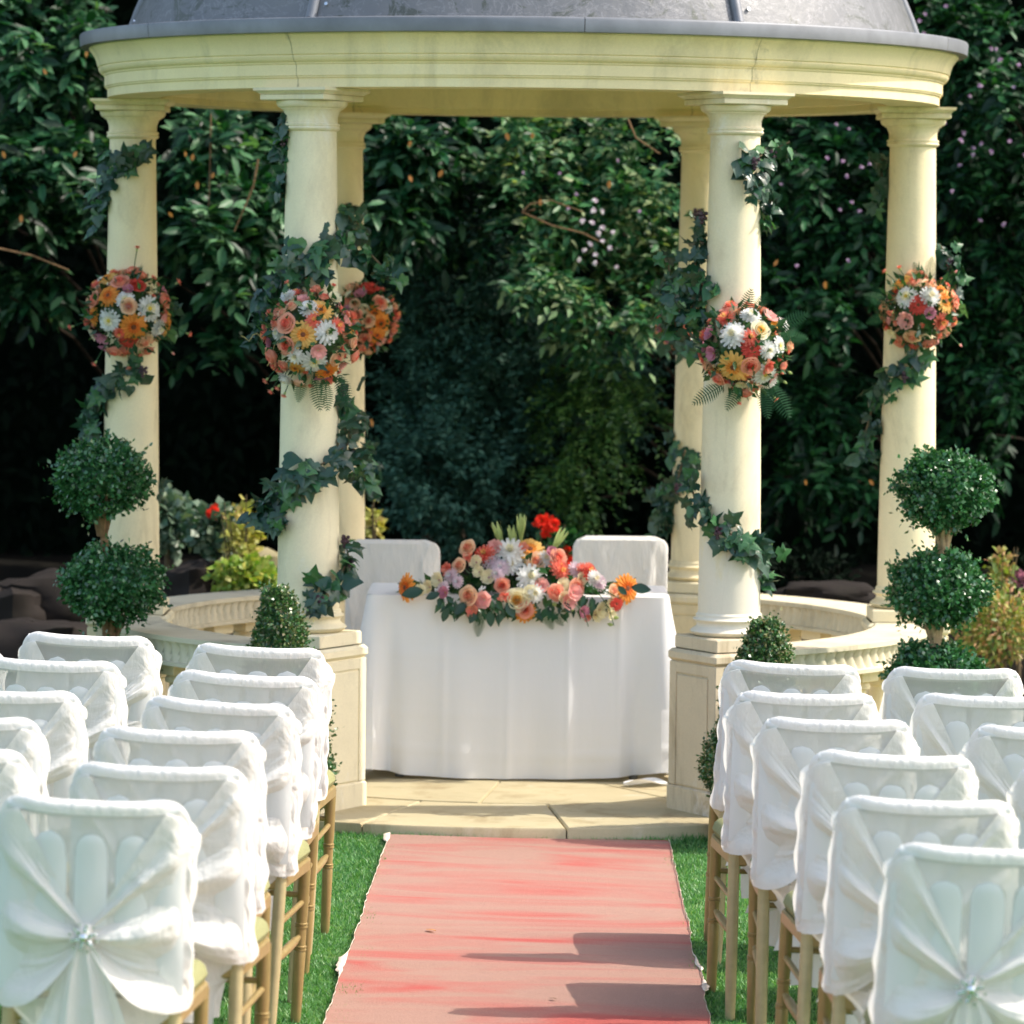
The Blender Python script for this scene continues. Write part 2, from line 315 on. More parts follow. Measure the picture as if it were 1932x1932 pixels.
# ------------------------------------------------------------------ ground
def lawn_h(x, y):
    return -0.022 * max(-4, min(4, x)) * smooth01(-2.0, -3.4, y) + 0.012 * nz(x, y, 0, 0.9)
def land_h(x, y):
    if y < 1.9: return lawn_h(x, y)
    b = 0.42 * smooth01(2.1, 3.4, y) + 0.9 * smooth01(7.5, 12, y)
    return b + 0.05 * nz(x, y, 3, 1.3)
g = MB(); xs = [-60, -30, -15, -9] + [i * 0.3 - 6 for i in range(41)] + [9, 15, 30, 60]; ys = [-60, -30, -20, -16] + [i * 0.3 - 13 for i in range(90)] + [18, 25, 40, 60, 90]
gv = [(x, y, land_h(x, y)) for y in ys for x in xs]; nx = len(xs)
gf = []; gm = []
for j in range(len(ys) - 1):
    for i in range(nx - 1):
        gf.append((j * nx + i, j * nx + i + 1, (j + 1) * nx + i + 1, (j + 1) * nx + i)); yy = (ys[j] + ys[j + 1]) / 2; xx = (xs[i] + xs[i + 1]) / 2
        gm.append(1 if yy > 1.2 or (abs(xx) > 1.9 and yy > 0.2) else 0)
g.v = gv; g.f = gf; g.m = gm
g.build('ground', [M['lawn'], M['soil']], kind='structure')

def grass():
    n = 430000
    x = rng.uniform(-3.1, 3.1, n); y = rng.uniform(-6.4, -1.3, n) ; keep = (x ** 2 + y ** 2 > 1.90 ** 2) & ~((np.abs(x - 0.04) < 0.48) & (y < -1.91))
    x = x[keep]; y = y[keep]; n = len(x)
    tmap = np.array([noise.noise(Vector((a * 3, b * 3, 0))) for a, b in zip(x[::1], y[::1])])
    z = np.array([lawn_h(a, b) for a, b in zip(x, y)])
    a = rng.uniform(0, 2 * PI, n); h = rng.uniform(0.008, 0.019, n) * (1 + 0.5 * tmap); near = np.abs(np.sqrt(x ** 2 + y ** 2) - 1.93) < 0.05; h = np.where(near, h * 1.7, h)
    wv = 0.0022 + 0.001 * rng.random(n)
    P = np.stack([x, y, z - 0.002], 1); dx = np.stack([np.cos(a), np.sin(a), 0 * a], 1) * wv[:, None]
    b = rng.uniform(0, 2 * PI, n); ln = rng.uniform(0.1, 1.3, n) * h
    tip = P + np.stack([np.cos(b) * ln, np.sin(b) * ln, h], 1)
    V = np.stack([P - dx, P + dx, tip], 1).reshape(-1, 3); F = np.arange(3 * n).reshape(-1, 3)
    link('grass', npmesh('grass', V, F, M['blade']), kind='stuff')['label'] = 'short bright green lawn on both sides of the red carpet'
    bpy.data.objects['grass']['category'] = 'grass'
grass()

# paving platform
def paving():
    b = MB(); b.lathe([(1.885, -0.06), (1.885, 0.036)], 64, mi=0)
    root = b.build('paving', [M['mortar']], kind='structure')
    rings = [(1.22, 1.90, 16, 0.095), (0.55, 1.214, 10, 0.2), (0.02, 0.544, 5, 0.5)]
    for r0, r1, n, off in rings:
        for k in range(n):
            a0 = 2 * PI * k / n + off; a1 = a0 + 2 * PI / n
            g0 = 0.003 / r1; m = MB(); top = 0.050 + random.uniform(-0.0015, 0.0015); sg = max(4, 40 // n)
            gi = 0.003 / max(r0, 0.05)
            pts = []
            for z in (-0.02, top - 0.006, top):
                e = 0.004 if z == top else 0
                for i in range(sg + 1): t = i / sg; a = a0 + g0 + e + (a1 - a0 - 2 * g0 - 2 * e) * t; pts.append(((r1 - e) * math.cos(a), (r1 - e) * math.sin(a), z))
                for i in range(sg + 1): t = 1 - i / sg; a = a0 + gi + e + (a1 - a0 - 2 * gi - 2 * e) * t; pts.append(((r0 + e) * math.cos(a), (r0 + e) * math.sin(a), z))
            q = 2 * (sg + 1)
            fs = [(l * q + i, l * q + (i + 1) % q, (l + 1) * q + (i + 1) % q, (l + 1) * q + i) for l in range(2) for i in range(q)]
            for i in range(sg): fs.append((2 * q + i, 2 * q + i + 1, 2 * q + q - 2 - i, 2 * q + q - 1 - i))
            m.add(pts, fs); m.build('paving_slab', M['paving'], root)
paving()

# carpet
def carpet():
    def edgeL(y): return -0.452 - 0.018 * (-1.8 - y) + 0.012 * nz(y * 2.2, 1, 0) + 0.006 * nz(y * 9, 2, 0)
    def edgeR(y): return 0.548 - 0.004 * (-1.8 - y) + 0.010 * nz(y * 2.0, 5, 0) + 0.005 * nz(y * 9, 6, 0)
    def P(x, y, lift=0):
        z = lawn_h(x, y) + 0.013 + 0.003 * nz(x * 0.8, y * 6, 2) + 0.0035 * nz(x * 1.5, y * 14, 5)
        for yc, a, wd in ((-1.97, 0.010, 0.05), (-2.15, 0.008, 0.07), (-4.02, 0.012, 0.06), (-4.72, 0.012, 0.05)):
            d = (y - yc - 0.05 * nz(x * 1.2, yc, 1)) / wd; z += a * math.exp(-d * d) * (0.6 + 0.5 * nz(x * 2, yc * 3, 0))
        return (x, y, z + lift)
    m = MB(); y0, y1 = -1.885, -9.0
    def fn(u, v):
        y = y0 + (y1 - y0) * v; xl, xr = edgeL(y), edgeR(y); x = xl + (xr - xl) * u
        return P(x, y - 0.014 * nz(x * 5, 0, 0) * (1 - v), 0.0)
    m.grid(fn, 60, 520)
    o = m.build('aisle_carpet', M['rug']); tag(o, 'long faded red carpet laid on the grass between the chairs', 'carpet')
    for side in (0, 1):
        e = MB()
        def fe(u, v, side=side):
            y = y0 + (y1 - y0) * v; wd = 0.0008 + 0.004 * max(0, nz(y * 4, 3 + side, 0)) + 0.003 * max(0, nz(y * 30, 3 + side, 0))
            tear = [(-2.00, 0.16, 0.030), (-4.75, 0.22, 0.032)] if side == 0 else [(-4.55, 0.16, 0.018), (-4.95, 0.10, 0.03)]
            for yc, hw, am in tear:
                if abs(y - yc) < hw: wd += am * (1 - ((y - yc) / hw) ** 2) * (0.7 + 0.6 * nz(y * 25, 9, 0))
            x = (edgeL(y) - wd * (u - 0.25)) if side == 0 else (edgeR(y) + wd * (u - 0.25))
            q = P(x, y, 0.004 + 0.004 * math.sin(u * PI)); return q
        e.grid(fe, 3, 520); e.build('frayed_edge', M['rug_edge'], o)
    return P
carpetP = carpet()

# ------------------------------------------------------------------ pavilion
RAD = 1.56; TOP = 2.706
pav = thing('garden_pavilion', 'round cream stone pavilion with six columns and a grey lead dome', 'pavilion')
ANG = {'FL': -90 - 30, 'FR': -90 + 30, 'SR': 0, 'SL': 180, 'BR': 60, 'BL': 120}
CPOS = {k: (RAD * math.cos(R(a)), RAD * math.sin(R(a))) for k, a in ANG.items()}
SB, ST = 0.788, 2.552           # shaft foot and shaft top
def shaft_r(z):
    t = min(1, max(0, (z - SB) / (ST - SB))); return 0.1155 - 0.0235 * t ** 1.25
def arcs(pts):
    return pts
for key, a in ANG.items():
    cx, cy = CPOS[key]; rz = R(a); ms = M['stone_pale'] if key in ('FR', 'FL') else M['stone']
    ms = M['worn_pedestal'] if key == 'FR' else ms
    # pedestal
    p = MB(); p.box((0, 0, 0.345), (0.305, 0.305, 0.61), 0, 0.004); p.box((0, 0, 0.09), (0.325, 0.325, 0.10), 0, 0.006); p.box((0, 0, 0.627), (0.329, 0.329, 0.046), 0, 0.012); p.box((0, 0, 0.676), (0.290, 0.290, 0.052), 0, 0.005)
    ped = p.build('pedestal', M['worn_pedestal'] if key == 'FR' else M['stone_pale'], pav, loc=(cx, cy, 0), rot=(0, 0, rz))
    for k in range(4):
        b = MB(); zz0, zz1 = 0.142, 0.602; d = 0.1545; W = 0.3125
        def fb(x0, x1, z0, z1, th):
            b.box(((x0 + x1) / 2, -d - th / 2 + 0.002, (z0 + z1) / 2), (x1 - x0, th + 0.004, z1 - z0), 0, 0.002)
        fb(-W / 2, -W / 2 + 0.045, zz0, zz1, 0.004); fb(W / 2 - 0.045, W / 2, zz0, zz1, 0.004)
        fb(-W / 2 + 0.045, W / 2 - 0.045, zz1 - 0.04, zz1, 0.004)
        b.build('panel_frame', ms, ped, rot=(0, 0, k * PI / 2))
        b = MB(); fb(-W / 2 + 0.052, W / 2 - 0.052, zz0 + 0.004, zz1 - 0.047, 0.004); b.build('panel', ms, ped, rot=(0, 0, k * PI / 2))
    # column
    ms = M['worn'] if key == 'FR' else ms
    s = MB(); n = 26; s.lathe([(shaft_r(SB + (ST - SB) * i / n), SB + (ST - SB) * i / n) for i in range(n + 1)], 48)
    c = s.build('column', ms, pav, loc=(cx, cy, 0), rot=(0, 0, rz))
    b = MB(); pr = [(0.118, 0.702)]
    pr += [(0.118 + 0.026 * math.sin(PI * t), 0.702 + 0.036 * t) for t in (0.1, .25, .5, .75, .9)]
    pr += [(0.121, 0.740), (0.119, 0.747), (0.121, 0.753)]
    pr += [(0.120 + 0.014 * math.sin(PI * t), 0.755 + 0.018 * t) for t in (.1, .3, .5, .7, .9)]
    pr += [(0.1225, 0.775), (0.1225, 0.782), (0.117, 0.789)]
    b.lathe(pr, 48); b.build('column_base', ms, c)
    b = MB(); pr = [(0.0925, 2.548), (0.100, 2.552)] + [(0.100 + 0.005 * math.sin(PI * t), 2.553 + 0.012 * t) for t in (.2, .5, .8)] + [(0.1000, 2.567), (0.1035, 2.569), (0.1035, 2.576), (0.096, 2.578), (0.0955, 2.600), (0.098, 2.608)]
    pr += [(0.100 + 0.010 * t * t, 2.608 + 0.022 * t) for t in (.3, .6, .9)] + [(0.114, 2.628), (0.114, 2.632)]
    pr += [(0.114 + 0.018 * math.sin(t * PI / 2), 2.632 + 0.026 * (1 - math.cos(t * PI / 2))) for t in (.25, .5, .75, 1)]
    b.lathe(pr, 48); b.box((0, 0, 2.670), (0.276, 0.276, 0.021), 0, 0.003)
    lv = []
    for z, h in ((2.681, .139), (2.686, .1435), (2.691, .151), (2.694, .1565), (2.7045, .1565)): lv += [(-h, -h, z), (h, -h, z), (h, h, z), (-h, h, z)]
    b.add(lv, [(3, 2, 1, 0), (16, 17, 18, 19)] + [(r * 4 + i, r * 4 + (i + 1) % 4, r * 4 + 4 + (i + 1) % 4, r * 4 + 4 + i) for r in range(4) for i in range(4)])
    b.build('capital', ms, c)
# entablature in six blocks that meet over the columns
ent = [(1.45, 0.0), (1.655, 0.0), (1.655, 0.034), (1.662, 0.036), (1.662, 0.041), (1.667, 0.043), (1.667, 0.083), (1.672, 0.086), (1.672, 0.091),
       (1.680, 0.094), (1.688, 0.103), (1.691, 0.112), (1.688, 0.117), (1.694, 0.120), (1.696, 0.126), (1.699, 0.140), (1.706, 0.158), (1.718, 0.176), (1.728, 0.188), (1.728, 0.196), (1.45, 0.196), (1.45, 0.03), (1.458, 0.026), (1.45, 0.0)]
for k in range(6):
    a0 = R(-120 + 60 * k) + 0.0005; a1 = a0 + PI / 3 - 0.0010
    m = MB(); m.lathe([(r, TOP + z) for r, z in ent], 36, a0=a0, a1=a1)
    m.build('entablature_block', M['entab'], pav)
    g0 = R(-84 + 60 * k + 1); m = MB()
    m.lathe([(1.60, TOP + .198), (1.752, TOP + .194), (1.763, TOP + .196), (1.766, TOP + .240), (1.762, TOP + .247), (1.750, TOP + .249), (1.55, TOP + .262)], 40, a0=g0 + 0.0008, a1=g0 + PI / 3 - 0.0008)
    m.add([(1.76 * math.cos(g0), 1.76 * math.sin(g0), TOP + .2)], [])
    m.build('lead_gutter', M['lead_trim'], pav)
# joint filling so the block joints read dark
m = MB(); m.lathe([(1.46, TOP + .004), (1.64, TOP + .004), (1.65, TOP + .09), (1.68, TOP + .14), (1.70, TOP + .19), (1.46, TOP + .19), (1.46, TOP + .004)], 72, caps=False); m.build('joint_fill', M['seam'], pav)
m = MB(); m.lathe([(1.62, TOP + .200), (1.757, TOP + .200), (1.757, TOP + .238), (1.62, TOP + .25)], 72, caps=False); m.build('gutter_core', M['seam'], pav)
# ceiling inside, and dome
m = MB(); m.lathe([(1.449, TOP + .17), (1.1, TOP + .32), (0.5, TOP + .5), (0.01, TOP + .56)], 60, caps=False); m.build('ceiling', M['stone'], pav)
DS, DC = 1.65, 2.44
def dome_pt(th, el, ex=0): return ((DS + ex) * math.cos(el) * math.cos(th), (DS + ex) * math.cos(el) * math.sin(th), DC + (DS + ex) * math.sin(el))
e0 = math.asin((TOP + .252 - DC) / DS)
for k in range(6):
    a0 = R(-120 + 60 * k)
    m = MB(); m.grid(lambda u, v: dome_pt(a0 + PI / 3 * u, e0 + (PI / 2 - 0.02 - e0) * v), 26, 24); m.build('dome_panel', M['lead'], pav)
    m = MB(); m.tube([dome_pt(a0, e0 + (PI / 2 - 0.05 - e0) * t / 20, 0.006) for t in range(21)], 0.021, 10); rb = m.build('dome_rib', M['lead_trim'], pav)
    for t in (0.035, 0.2, 0.4, 0.6):
        m = MB(); q = Vector(dome_pt(a0 + 0.035, e0 + t, 0.002)); m.tube([q, q + Vector(q - Vector((0, 0, DC))).normalized() * 0.008], 0.007, 8); m.build('screw', M['crystal'], rb)
m = MB(); m.lathe([(0.12, 4.07), (0.10, 4.12), (0.05, 4.16), (0.09, 4.22), (0.06, 4.29), (0.01, 4.34)], 20); m.build('finial', M['lead_trim'], pav)

# balustrade arcs (side gaps and back)
def balustrade(a_from, a_to):
    a0 = R(a_from) + 0.105; a1 = R(a_to) - 0.105
    zt = 0.648; root = MB(); n = 150
    nlobe = int(round((a1 - a0) * 1.56 / 0.052))
    prof = [(-.118, -.112, 0), (-.118, -.098, 0), (-.108, -.094, .3), (-.104, -.07, 1), (-.100, -.045, 1), (-.106, -.022, .3), (-.123, -.018, 0), (-.123, 0.0, 0),
            (.123, 0.0, 0), (.123, -.018, 0), (.106, -.022, .3), (.100, -.045, 1), (.104, -.07, 1), (.108, -.094, .3), (.118, -.098, 0), (.118, -.112, 0), (-.118, -.112, 0)]
    def fn(u, v):
        i = v * (len(prof) - 1); r, z, wv = prof[int(round(i))]
        a = a0 + (a1 - a0) * u; ph = u * nlobe * 2 * PI + z * 42 * (1 if r > 0 else 1)
        s_ = 0.022 * wv * (0.5 - 0.5 * abs(math.sin(ph / 2)) ** 0.6) * 2 - 0.004 * wv
        rr = RAD + r + (-s_ if r > 0 else s_); return (rr * math.cos(a), rr * math.sin(a), zt + z)
    root.grid(fn, nlobe * 10, len(prof) - 1)
    o = root.build('balustrade_rail', M['stone_rail'], pav, smooth=True)
    for e, sgn in ((a0, 1), (a1, -1)):
        q = MB(); q.box((RAD, 0, zt - .058), (0.258, 0.022, 0.124), 0, 0.004); q.build('rail_end', M['stone_rail'], o, rot=(0, 0, e + sgn * 0.004))
    q = MB(); q.lathe([(RAD - .12, .05), (RAD - .12, .12), (RAD - .10, .13), (RAD + .10, .13), (RAD + .12, .12), (RAD + .12, .05)], 40, a0=a0, a1=a1); q.build('plinth_course', M['stone_rail'], o)
    nb = 6; me = None
    for k in range(nb):
        a = a0 + (a1 - a0) * (k + 0.5) / nb
        if me is None:
            b = MB(); b.box((0, 0, .155), (.13, .13, .05), 0, .003); b.box((0, 0, .513), (.13, .13, .046), 0, .003)
            b.lathe([(.045, .18), (.055, .19), (.045, .205), (.062, .25), (.070, .29), (.060, .34), (.042, .42), (.038, .455), (.055, .462), (.055, .475), (.045, .49)], 20)
            me = b.mesh('baluster', M['stone'])
        link('baluster', me, o, loc=(RAD * math.cos(a), RAD * math.sin(a), 0), rot=(0, 0, a))
for a_, b_ in ((-60, 0), (0, 60), (60, 120), (120, 180), (180, 240)): balustrade(a_, b_)

# ------------------------------------------------------------------ signing table, cloth, chairs behind
TY, TX = -0.22, 0.0
tb = thing('signing_table', 'rectangular table standing under the white cloth in the pavilion', 'table', (TX, TY, 0.05))
m = MB(); m.box((0, 0, .70), (1.12, 0.52, .03), 0, .005); m.build('tabletop', M['gold_pale'], tb)
lm = MB(); lm.tube([(0, 0, 0), (0, 0, .685)], 0.018, 10); lme = lm.mesh('leg', M['lead_trim'])
for sx in (-1, 1):
    for sy in (-1, 1): link('leg', lme, tb, loc=(sx * .46, sy * .20, 0))
def tablecloth():
    HX, HY, RC = 0.592, 0.285, 0.03; top = 0.772
    per = []
    def rr(t):      # rounded rectangle by perimeter fraction, start at front left corner going right
        L1, L2 = 2 * (HX - RC), 2 * (HY - RC); q = PI / 2 * RC; tot = 2 * L1 + 2 * L2 + 4 * q; d = (t % 1) * tot
        segs = [(L1, 0), (q, 1), (L2, 0), (q, 1), (L1, 0), (q, 1), (L2, 0), (q, 1)]
        corners = [(HX - RC, -HY + RC), (HX - RC, HY - RC), (-HX + RC, HY - RC), (-HX + RC, -HY + RC)]
        x, y, ang = -HX + RC, -HY, -PI / 2
        k = 0
        for ln, isq in segs:
            if d <= ln or k == 7:
                if not isq: 
                    dr = Vector((math.cos(ang + PI / 2), math.sin(ang + PI / 2))); p = Vector((x, y)) + dr * d; nrm = Vector((math.cos(ang), math.sin(ang))); cw = 0
                else:
                    c_ = corners[k // 2]; a = ang + PI / 2 * d / ln; p = Vector((c_[0] + RC * math.cos(a), c_[1] + RC * math.sin(a))); nrm = Vector((math.cos(a), math.sin(a))); cw = 1
                return p, nrm, cw
            d -= ln
            if not isq: dr = Vector((math.cos(ang + PI / 2), math.sin(ang + PI / 2))); x += dr.x * ln; y += dr.y * ln
            else: c_ = corners[k // 2]; ang += PI / 2; x = c_[0] + RC * math.cos(ang); y = c_[1] + RC * math.sin(ang)
            k += 1
    nu, nv = 360, 40
    def fn(u, v):
        p, nrm, cw = rr(u); z = top - v * (top - 0.057)
        ax, ay = abs(p.x) / HX, abs(p.y) / HY
        corner = math.exp(-((1 - ax) / 0.13) ** 2) * math.exp(-((1 - ay) / 0.35) ** 2)
        flare = 0.030 * v + 0.095 * corner * v ** 1.2
        rip = (0.030 * math.sin(p.x * 14.5 + 0.8 + p.y * 9) + 0.018 * math.sin(p.x * 31 + 2 + p.y * 20)) * v ** 1.5 * (0.30 + 0.7 * smooth01(0.55, 0.95, ax))
        side = abs(nrm.x) > 0.7
        if side: rip += 0.045 * math.sin(p.y * 24 + 1) * v ** 1.2
        pinch = -0.06 * math.exp(-((p.x + 0.50) / 0.035) ** 2) * v if (nrm.y < -0.7) else 0
        pinch += -0.03 * math.exp(-((p.x - 0.455) / 0.03) ** 2) * v ** 2 if (nrm.y < -0.7) else 0
        off = flare + rip + pinch + 0.012 * nz(p.x * 3, p.y * 3, v * 2) * v
        if nrm.y < -0.7:
            for xc in (-0.29, -0.035, 0.20, 0.40): off += 0.0035 * math.exp(-((p.x - xc) / 0.010) ** 2) - .0015 * math.exp(-((p.x - xc - .03) / 0.02) ** 2)
            for vc, a_ in ((0.33, 0.002), (0.66, 0.002), (0.865, 0.006)): off += a_ * math.exp(-((v - vc - 0.02 * p.x) / 0.010) ** 2)
        q = p + nrm * off
        lift = 0.028 * corner * v + (0.02 * (abs(p.x) / HX) ** 2) * v * (1 if nrm.y < 0 else 0) 
        if v < 0.03: z -= 0.0
        return (TX + q.x, TY + q.y, z + lift)
    m = MB(); m.grid(fn, nu, nv, closed=True)
    # top sheet
    def ft(u, v):
        x = -HX + 2 * HX * u; y = -HY + 2 * HY * v; k = 1.0
        ex = max(0, abs(x) - (HX - RC)); ey = max(0, abs(y) - (HY - RC)); d = math.hypot(ex, ey)
        if d > RC: x = math.copysign(HX - RC + ex * RC / d, x) if ex else x; y = math.copysign(HY - RC + ey * RC / d, y) if ey else y
        edge = max(abs(x) - (HX - 0.02), abs(y) - (HY - 0.02), 0) / 0.02
        return (TX + x, TY + y, top + 0.004 - 0.004 * edge * edge + 0.001 * nz(x * 12, y * 12, 0))
    m.grid(ft, 60, 30)
    o = m.build('tablecloth', M['table_cloth']); tag(o, 'long white linen cloth draped over the table to the floor', 'tablecloth')
tablecloth()

# ------------------------------------------------------------------ guest chairs
CH = 0.92
def yb(z): return -0.035 * (1 - z / .45) if z < .45 else -0.075 * (z - .45) / .45
def ycv(x, z): return yb(z) - 0.036 * (1 - min(1, (x / .2) ** 2)) * smooth01(.45, .75, z)
def sp(a, e): return math.copysign(abs(a) ** e, a)
def cover_mesh(seed):
    m = MB()                                     # 0 cover, 1 sheer
    W = 0.201; nu, nv = 72, 64; z0 = 0.47
    def wz(z):
        r = 0.06; w = W + 0.010 * smooth01(.85, .6, z) + 0.006 * nz(seed, z * 7, 1)
        k = CH - r
        if z > k: w = w - r + math.sqrt(max(0, r * r - (z - k) ** 2))
        return w
    def topz(x): return 0.012 * (abs(x) / .2) ** 2.5
    rows = [CH - .0005, CH - .003, CH - .008, CH - .014, CH - .022, CH - .03, CH - .04] + [CH - .055 - (CH - .055 - z0) * i / 46 for i in range(47)]
    n = nu; vs_ = []; fs = []; mi = []
    for z in rows:
        d = 0.018
        if z > CH - .02: d = 0.018 * math.sqrt(max(0, 1 - ((z - (CH - .02)) / .02) ** 2)) + .001
        if z < CH - .045: d = 0.018 - .003 * smooth01(CH - .03, CH - .07, z) + 0.012 * smooth01(.7, .5, z)
        w = wz(z)
        for i in range(n):
            a = 2 * PI * i / n; x = w * sp(math.cos(a), .55); q = sp(math.sin(a), .7)
            ed = smooth01(.55, 1.0, abs(x) / w)
            wr = 0.007 * nz(x * 9 + seed * 5, z * 16 - abs(x) * 14, seed) + 0.006 * nz(x * 26, z * 34 + x * 16, seed + 4)
            wr *= (0.30 + ed) * smooth01(CH, CH - .05, z)
            xx = x + (0.005 * nz(z * 22, seed, 2) + 0.003 * nz(z * 50, seed, 8)) * math.copysign(1, x) * ed * smooth01(CH, CH - .08, z)
            vs_.append((xx, ycv(x, z) + q * d + wr, z + topz(x)))
    for j in range(len(rows) - 1):
        for i in range(n):
            k = (i + 1) % n; f = (j * n + i, j * n + k, (j + 1) * n + k, (j + 1) * n + i)
            x = sum(vs_[q][0] for q in f) / 4; z = sum(vs_[q][2] for q in f) / 4
            fs.append(f); mi.append((1 if sum(vs_[q][1] - ycv(vs_[q][0], vs_[q][2]) for q in f) < 0 else 2) if (abs(x) < .165 and z < CH - .028) else 0)
    fs.append(tuple(range(n))); mi.append(0)
    o = len(m.v); m.v += vs_; m.f += fs; m.m += mi
    # back flap hanging below the seat line
    def tail(u, v):
        z = z0 + 0.012 - v * (z0 - 0.19); s = 2 * u - 1
        w = (.213 - .085 * smooth01(.50, .38, z) - .012 * smooth01(.38, .19, z)) + .006 * nz(z * 12, seed, 7)
        x = s * w; fold = 0.010 * math.sin(s * 9 + seed) * smooth01(0, 1, v) + .004 * nz(x * 20, z * 12, seed)
        return (x, ycv(x * .9, max(z, .45)) - .032 - .012 * v + fold + (abs(s) ** 3) * .035, z + 0.012 * nz(x * 8, seed, 0))
    m.grid(tail, 30, 22, mi=0)
    return m.mesh('chair_cover', [M['cover'], M['sheer'], M['sheer_front']])
def sash_mesh(seed):
    m = MB(); KX, KZ = random.uniform(-.03, .01), .63; ky = ycv(0, KZ) - .045
    NS, NT = 96, 34
    for sgn in (-1, 1):
        def fan(u, v, sgn=sgn):
            # u across the cloth from upper to lower border, v from the knot to the chair side
            s = u
            if s < .22: ex, ez = .156 + .054 * math.sin(s / .22 * PI / 2), .897 - .050 * (s / .22) ** 1.5
            else: ex, ez = .210 + .006 * math.sin((s - .22) * 5 + seed), .847 - (s - .22) / .78 * .365
            ex = ex * sgn
            vv = min(1, v / .9)
            sx = KX + (ex - KX) * vv; szz = KZ + (ez - KZ) * vv
            swag = -0.055 * math.sin(vv * PI * .9) * max(0, (s - .45) / .55) ** 1.2
            spread = 0.012 * (1 - vv) * (0.5 - s) * 2
            env = math.sin(PI * min(1, vv * .98 + .02)) ** .7
            depth = 0.023 * math.sin(s * 15 + seed + vv * 1.2 * (s - .5)) * env * (0.35 + s) + 0.005 * math.sin(s * 34 + seed * 2 - vv * 2) * env + .005 * nz(s * 9, vv * 5, seed + 20) * env + .006 * nz(s * 24, vv * 1.6, seed + 40) * env + .003 * nz(s * 55, vv * 3, seed + 50) * env
            hug = ycv(sx, szz) - .024 + .030 * smooth01(.165, .215, abs(sx)) ** 1.5
            base = ky * (1 - vv) + hug * vv
            billow = -0.016 * env * smooth01(.3, .9, s)
            y = min(base + depth + billow, hug)
            wrap = smooth01(.9, 1.0, v)
            side = 0.004 * nz(szz * 24, seed, 5) + .004 * math.sin(szz * 60 + seed)
            return (sx + sgn * (.004 + side) * wrap, y + wrap * .045, szz + swag * (1 - wrap * .4) + spread)
        m.grid(fan, NS, NT)
    for k, (dx, ln, ww) in enumerate(((-.045, .30, .055), (.035, .27, .050))):
        def tl(u, v):
            s = 2 * u - 1; w = (.012 + (ww + .03) * v ** .7)
            return (KX + dx * v + s * w, ky - .004 - .012 * k + .010 * math.sin(s * 7 + k * 2 + seed) * v ** .5 - .004 * math.sin(s * 15) * v, KZ - .01 - ln * v + .012 * s * v)
        m.grid(tl, 18, 16)
    # knot
    m.tube([(KX, ky - .002, KZ + .024), (KX, ky - .010, KZ), (KX, ky - .002, KZ - .024)], [.012, .020, .012], 12)
    return m.mesh('sash', [M['sash']]), (KX, ky - .030, KZ)
def brooch_mesh():
    m = MB()
    for k in range(6):
        a = PI / 3 * k + .3
        for r, s in ((.012, .0055), (.020, .0045)):
            c = Vector((r * math.cos(a), 0, r * math.sin(a))); m.tube([c + Vector((0, -.004, 0)), c, c + Vector((0, .004, 0))], [s * .5, s, s * .6], 6)
    for k in range(6):
        a = PI / 3 * k + .82; c = Vector((.024 * math.cos(a), .001, .024 * math.sin(a))); m.tube([c + Vector((0, -.003, 0)), c], [.002, .0035], 6)
    m.tube([(0, -.006, 0), (0, -.002, 0), (0, .004, 0)], [.003, .0075, .006], 8)
    m.v = [(x * 1.25, y, z * 1.25) for x, y, z in m.v]
    return m.mesh('brooch', M['crystal'])
cush = MB()
def turned_leg(x, y, zt, rk=0.0, plain=False):
    m = MB(); pts = []; rad = []
    def add(z, r): pts.append((x, y + rk * (1 - z / zt), z)); rad.append(r)
    if plain:
        for z, r in ((0, .0135), (.1, .0155), (zt * .6, .0165), (zt, .016)): add(z, r)
    else:
        for z, r in ((0, .0125), (.02, .0145), (.12, .0155), (.195, .0165)): add(z, r)
        for c in (.205, .213, .268, .276):
            add(c - .0035, .0150); add(c - .002, .0178); add(c + .002, .0178); add(c + .0035, .0150)
        for z, r in ((.30, .0165), (zt, .0172)): add(z, r)
        o = sorted(range(len(pts)), key=lambda i: pts[i][2]); pts[:] = [pts[i] for i in o]; rad[:] = [rad[i] for i in o]
    m.tube(pts, rad, 14); return m.mesh('leg', M['gold_pale'] if plain else M['gold'])
LEG = [turned_leg(-.198, .385, .445, .012), turned_leg(.198, .385, .445, .012), turned_leg(-.178, 0, .46, -.035, True), turned_leg(.178, 0, .46, -.035, True)]
def seatpoly(k, inset=0):
    pts = []
    for cx, cy, r, a0 in ((-.215 + .05, .41 - .05, .05, 180), (.215 - .05, .41 - .05, .05, 90), (.19 - .02, -.01 + .02, .02, 0), (-.19 + .02, -.01 + .02, .02, -90)):
        for i in range(6): a = R(a0 - 90 * i / 5); pts.append((cx + (r - inset) * math.cos(a), cy + (r - inset) * math.sin(a)))
    return pts
def plate(z0, z1, inset, bev, crown=0):
    m = MB(); n = 24; v = []; lev = [(z0, inset + bev), (z0 + bev, inset), (z1 - bev, inset), (z1, inset + bev)]
    if crown: lev = [(z0, inset + .006), (z0 + (z1 - z0) * .35, inset - .002), (z0 + (z1 - z0) * .7, inset + .004), (z1 - .004, inset + .016), (z1, inset + .035)]
    for z, i in lev: v += [(x, y, z) for x, y in seatpoly(0, i)]
    f = [tuple(range(n)), tuple(reversed(range((len(lev) - 1) * n, len(lev) * n)))]
    f += [(l * n + i, (l + 1) * n + i, (l + 1) * n + (i + 1) % n, l * n + (i + 1) % n) for l in range(len(lev) - 1) for i in range(n)]
    m.add(v, f); return m
SEAT = plate(.425, .462, 0, .005).mesh('seat_frame', M['gold']); CUSH = plate(.463, .512, .004, .01, 1).mesh('cushion', M['cushion'])
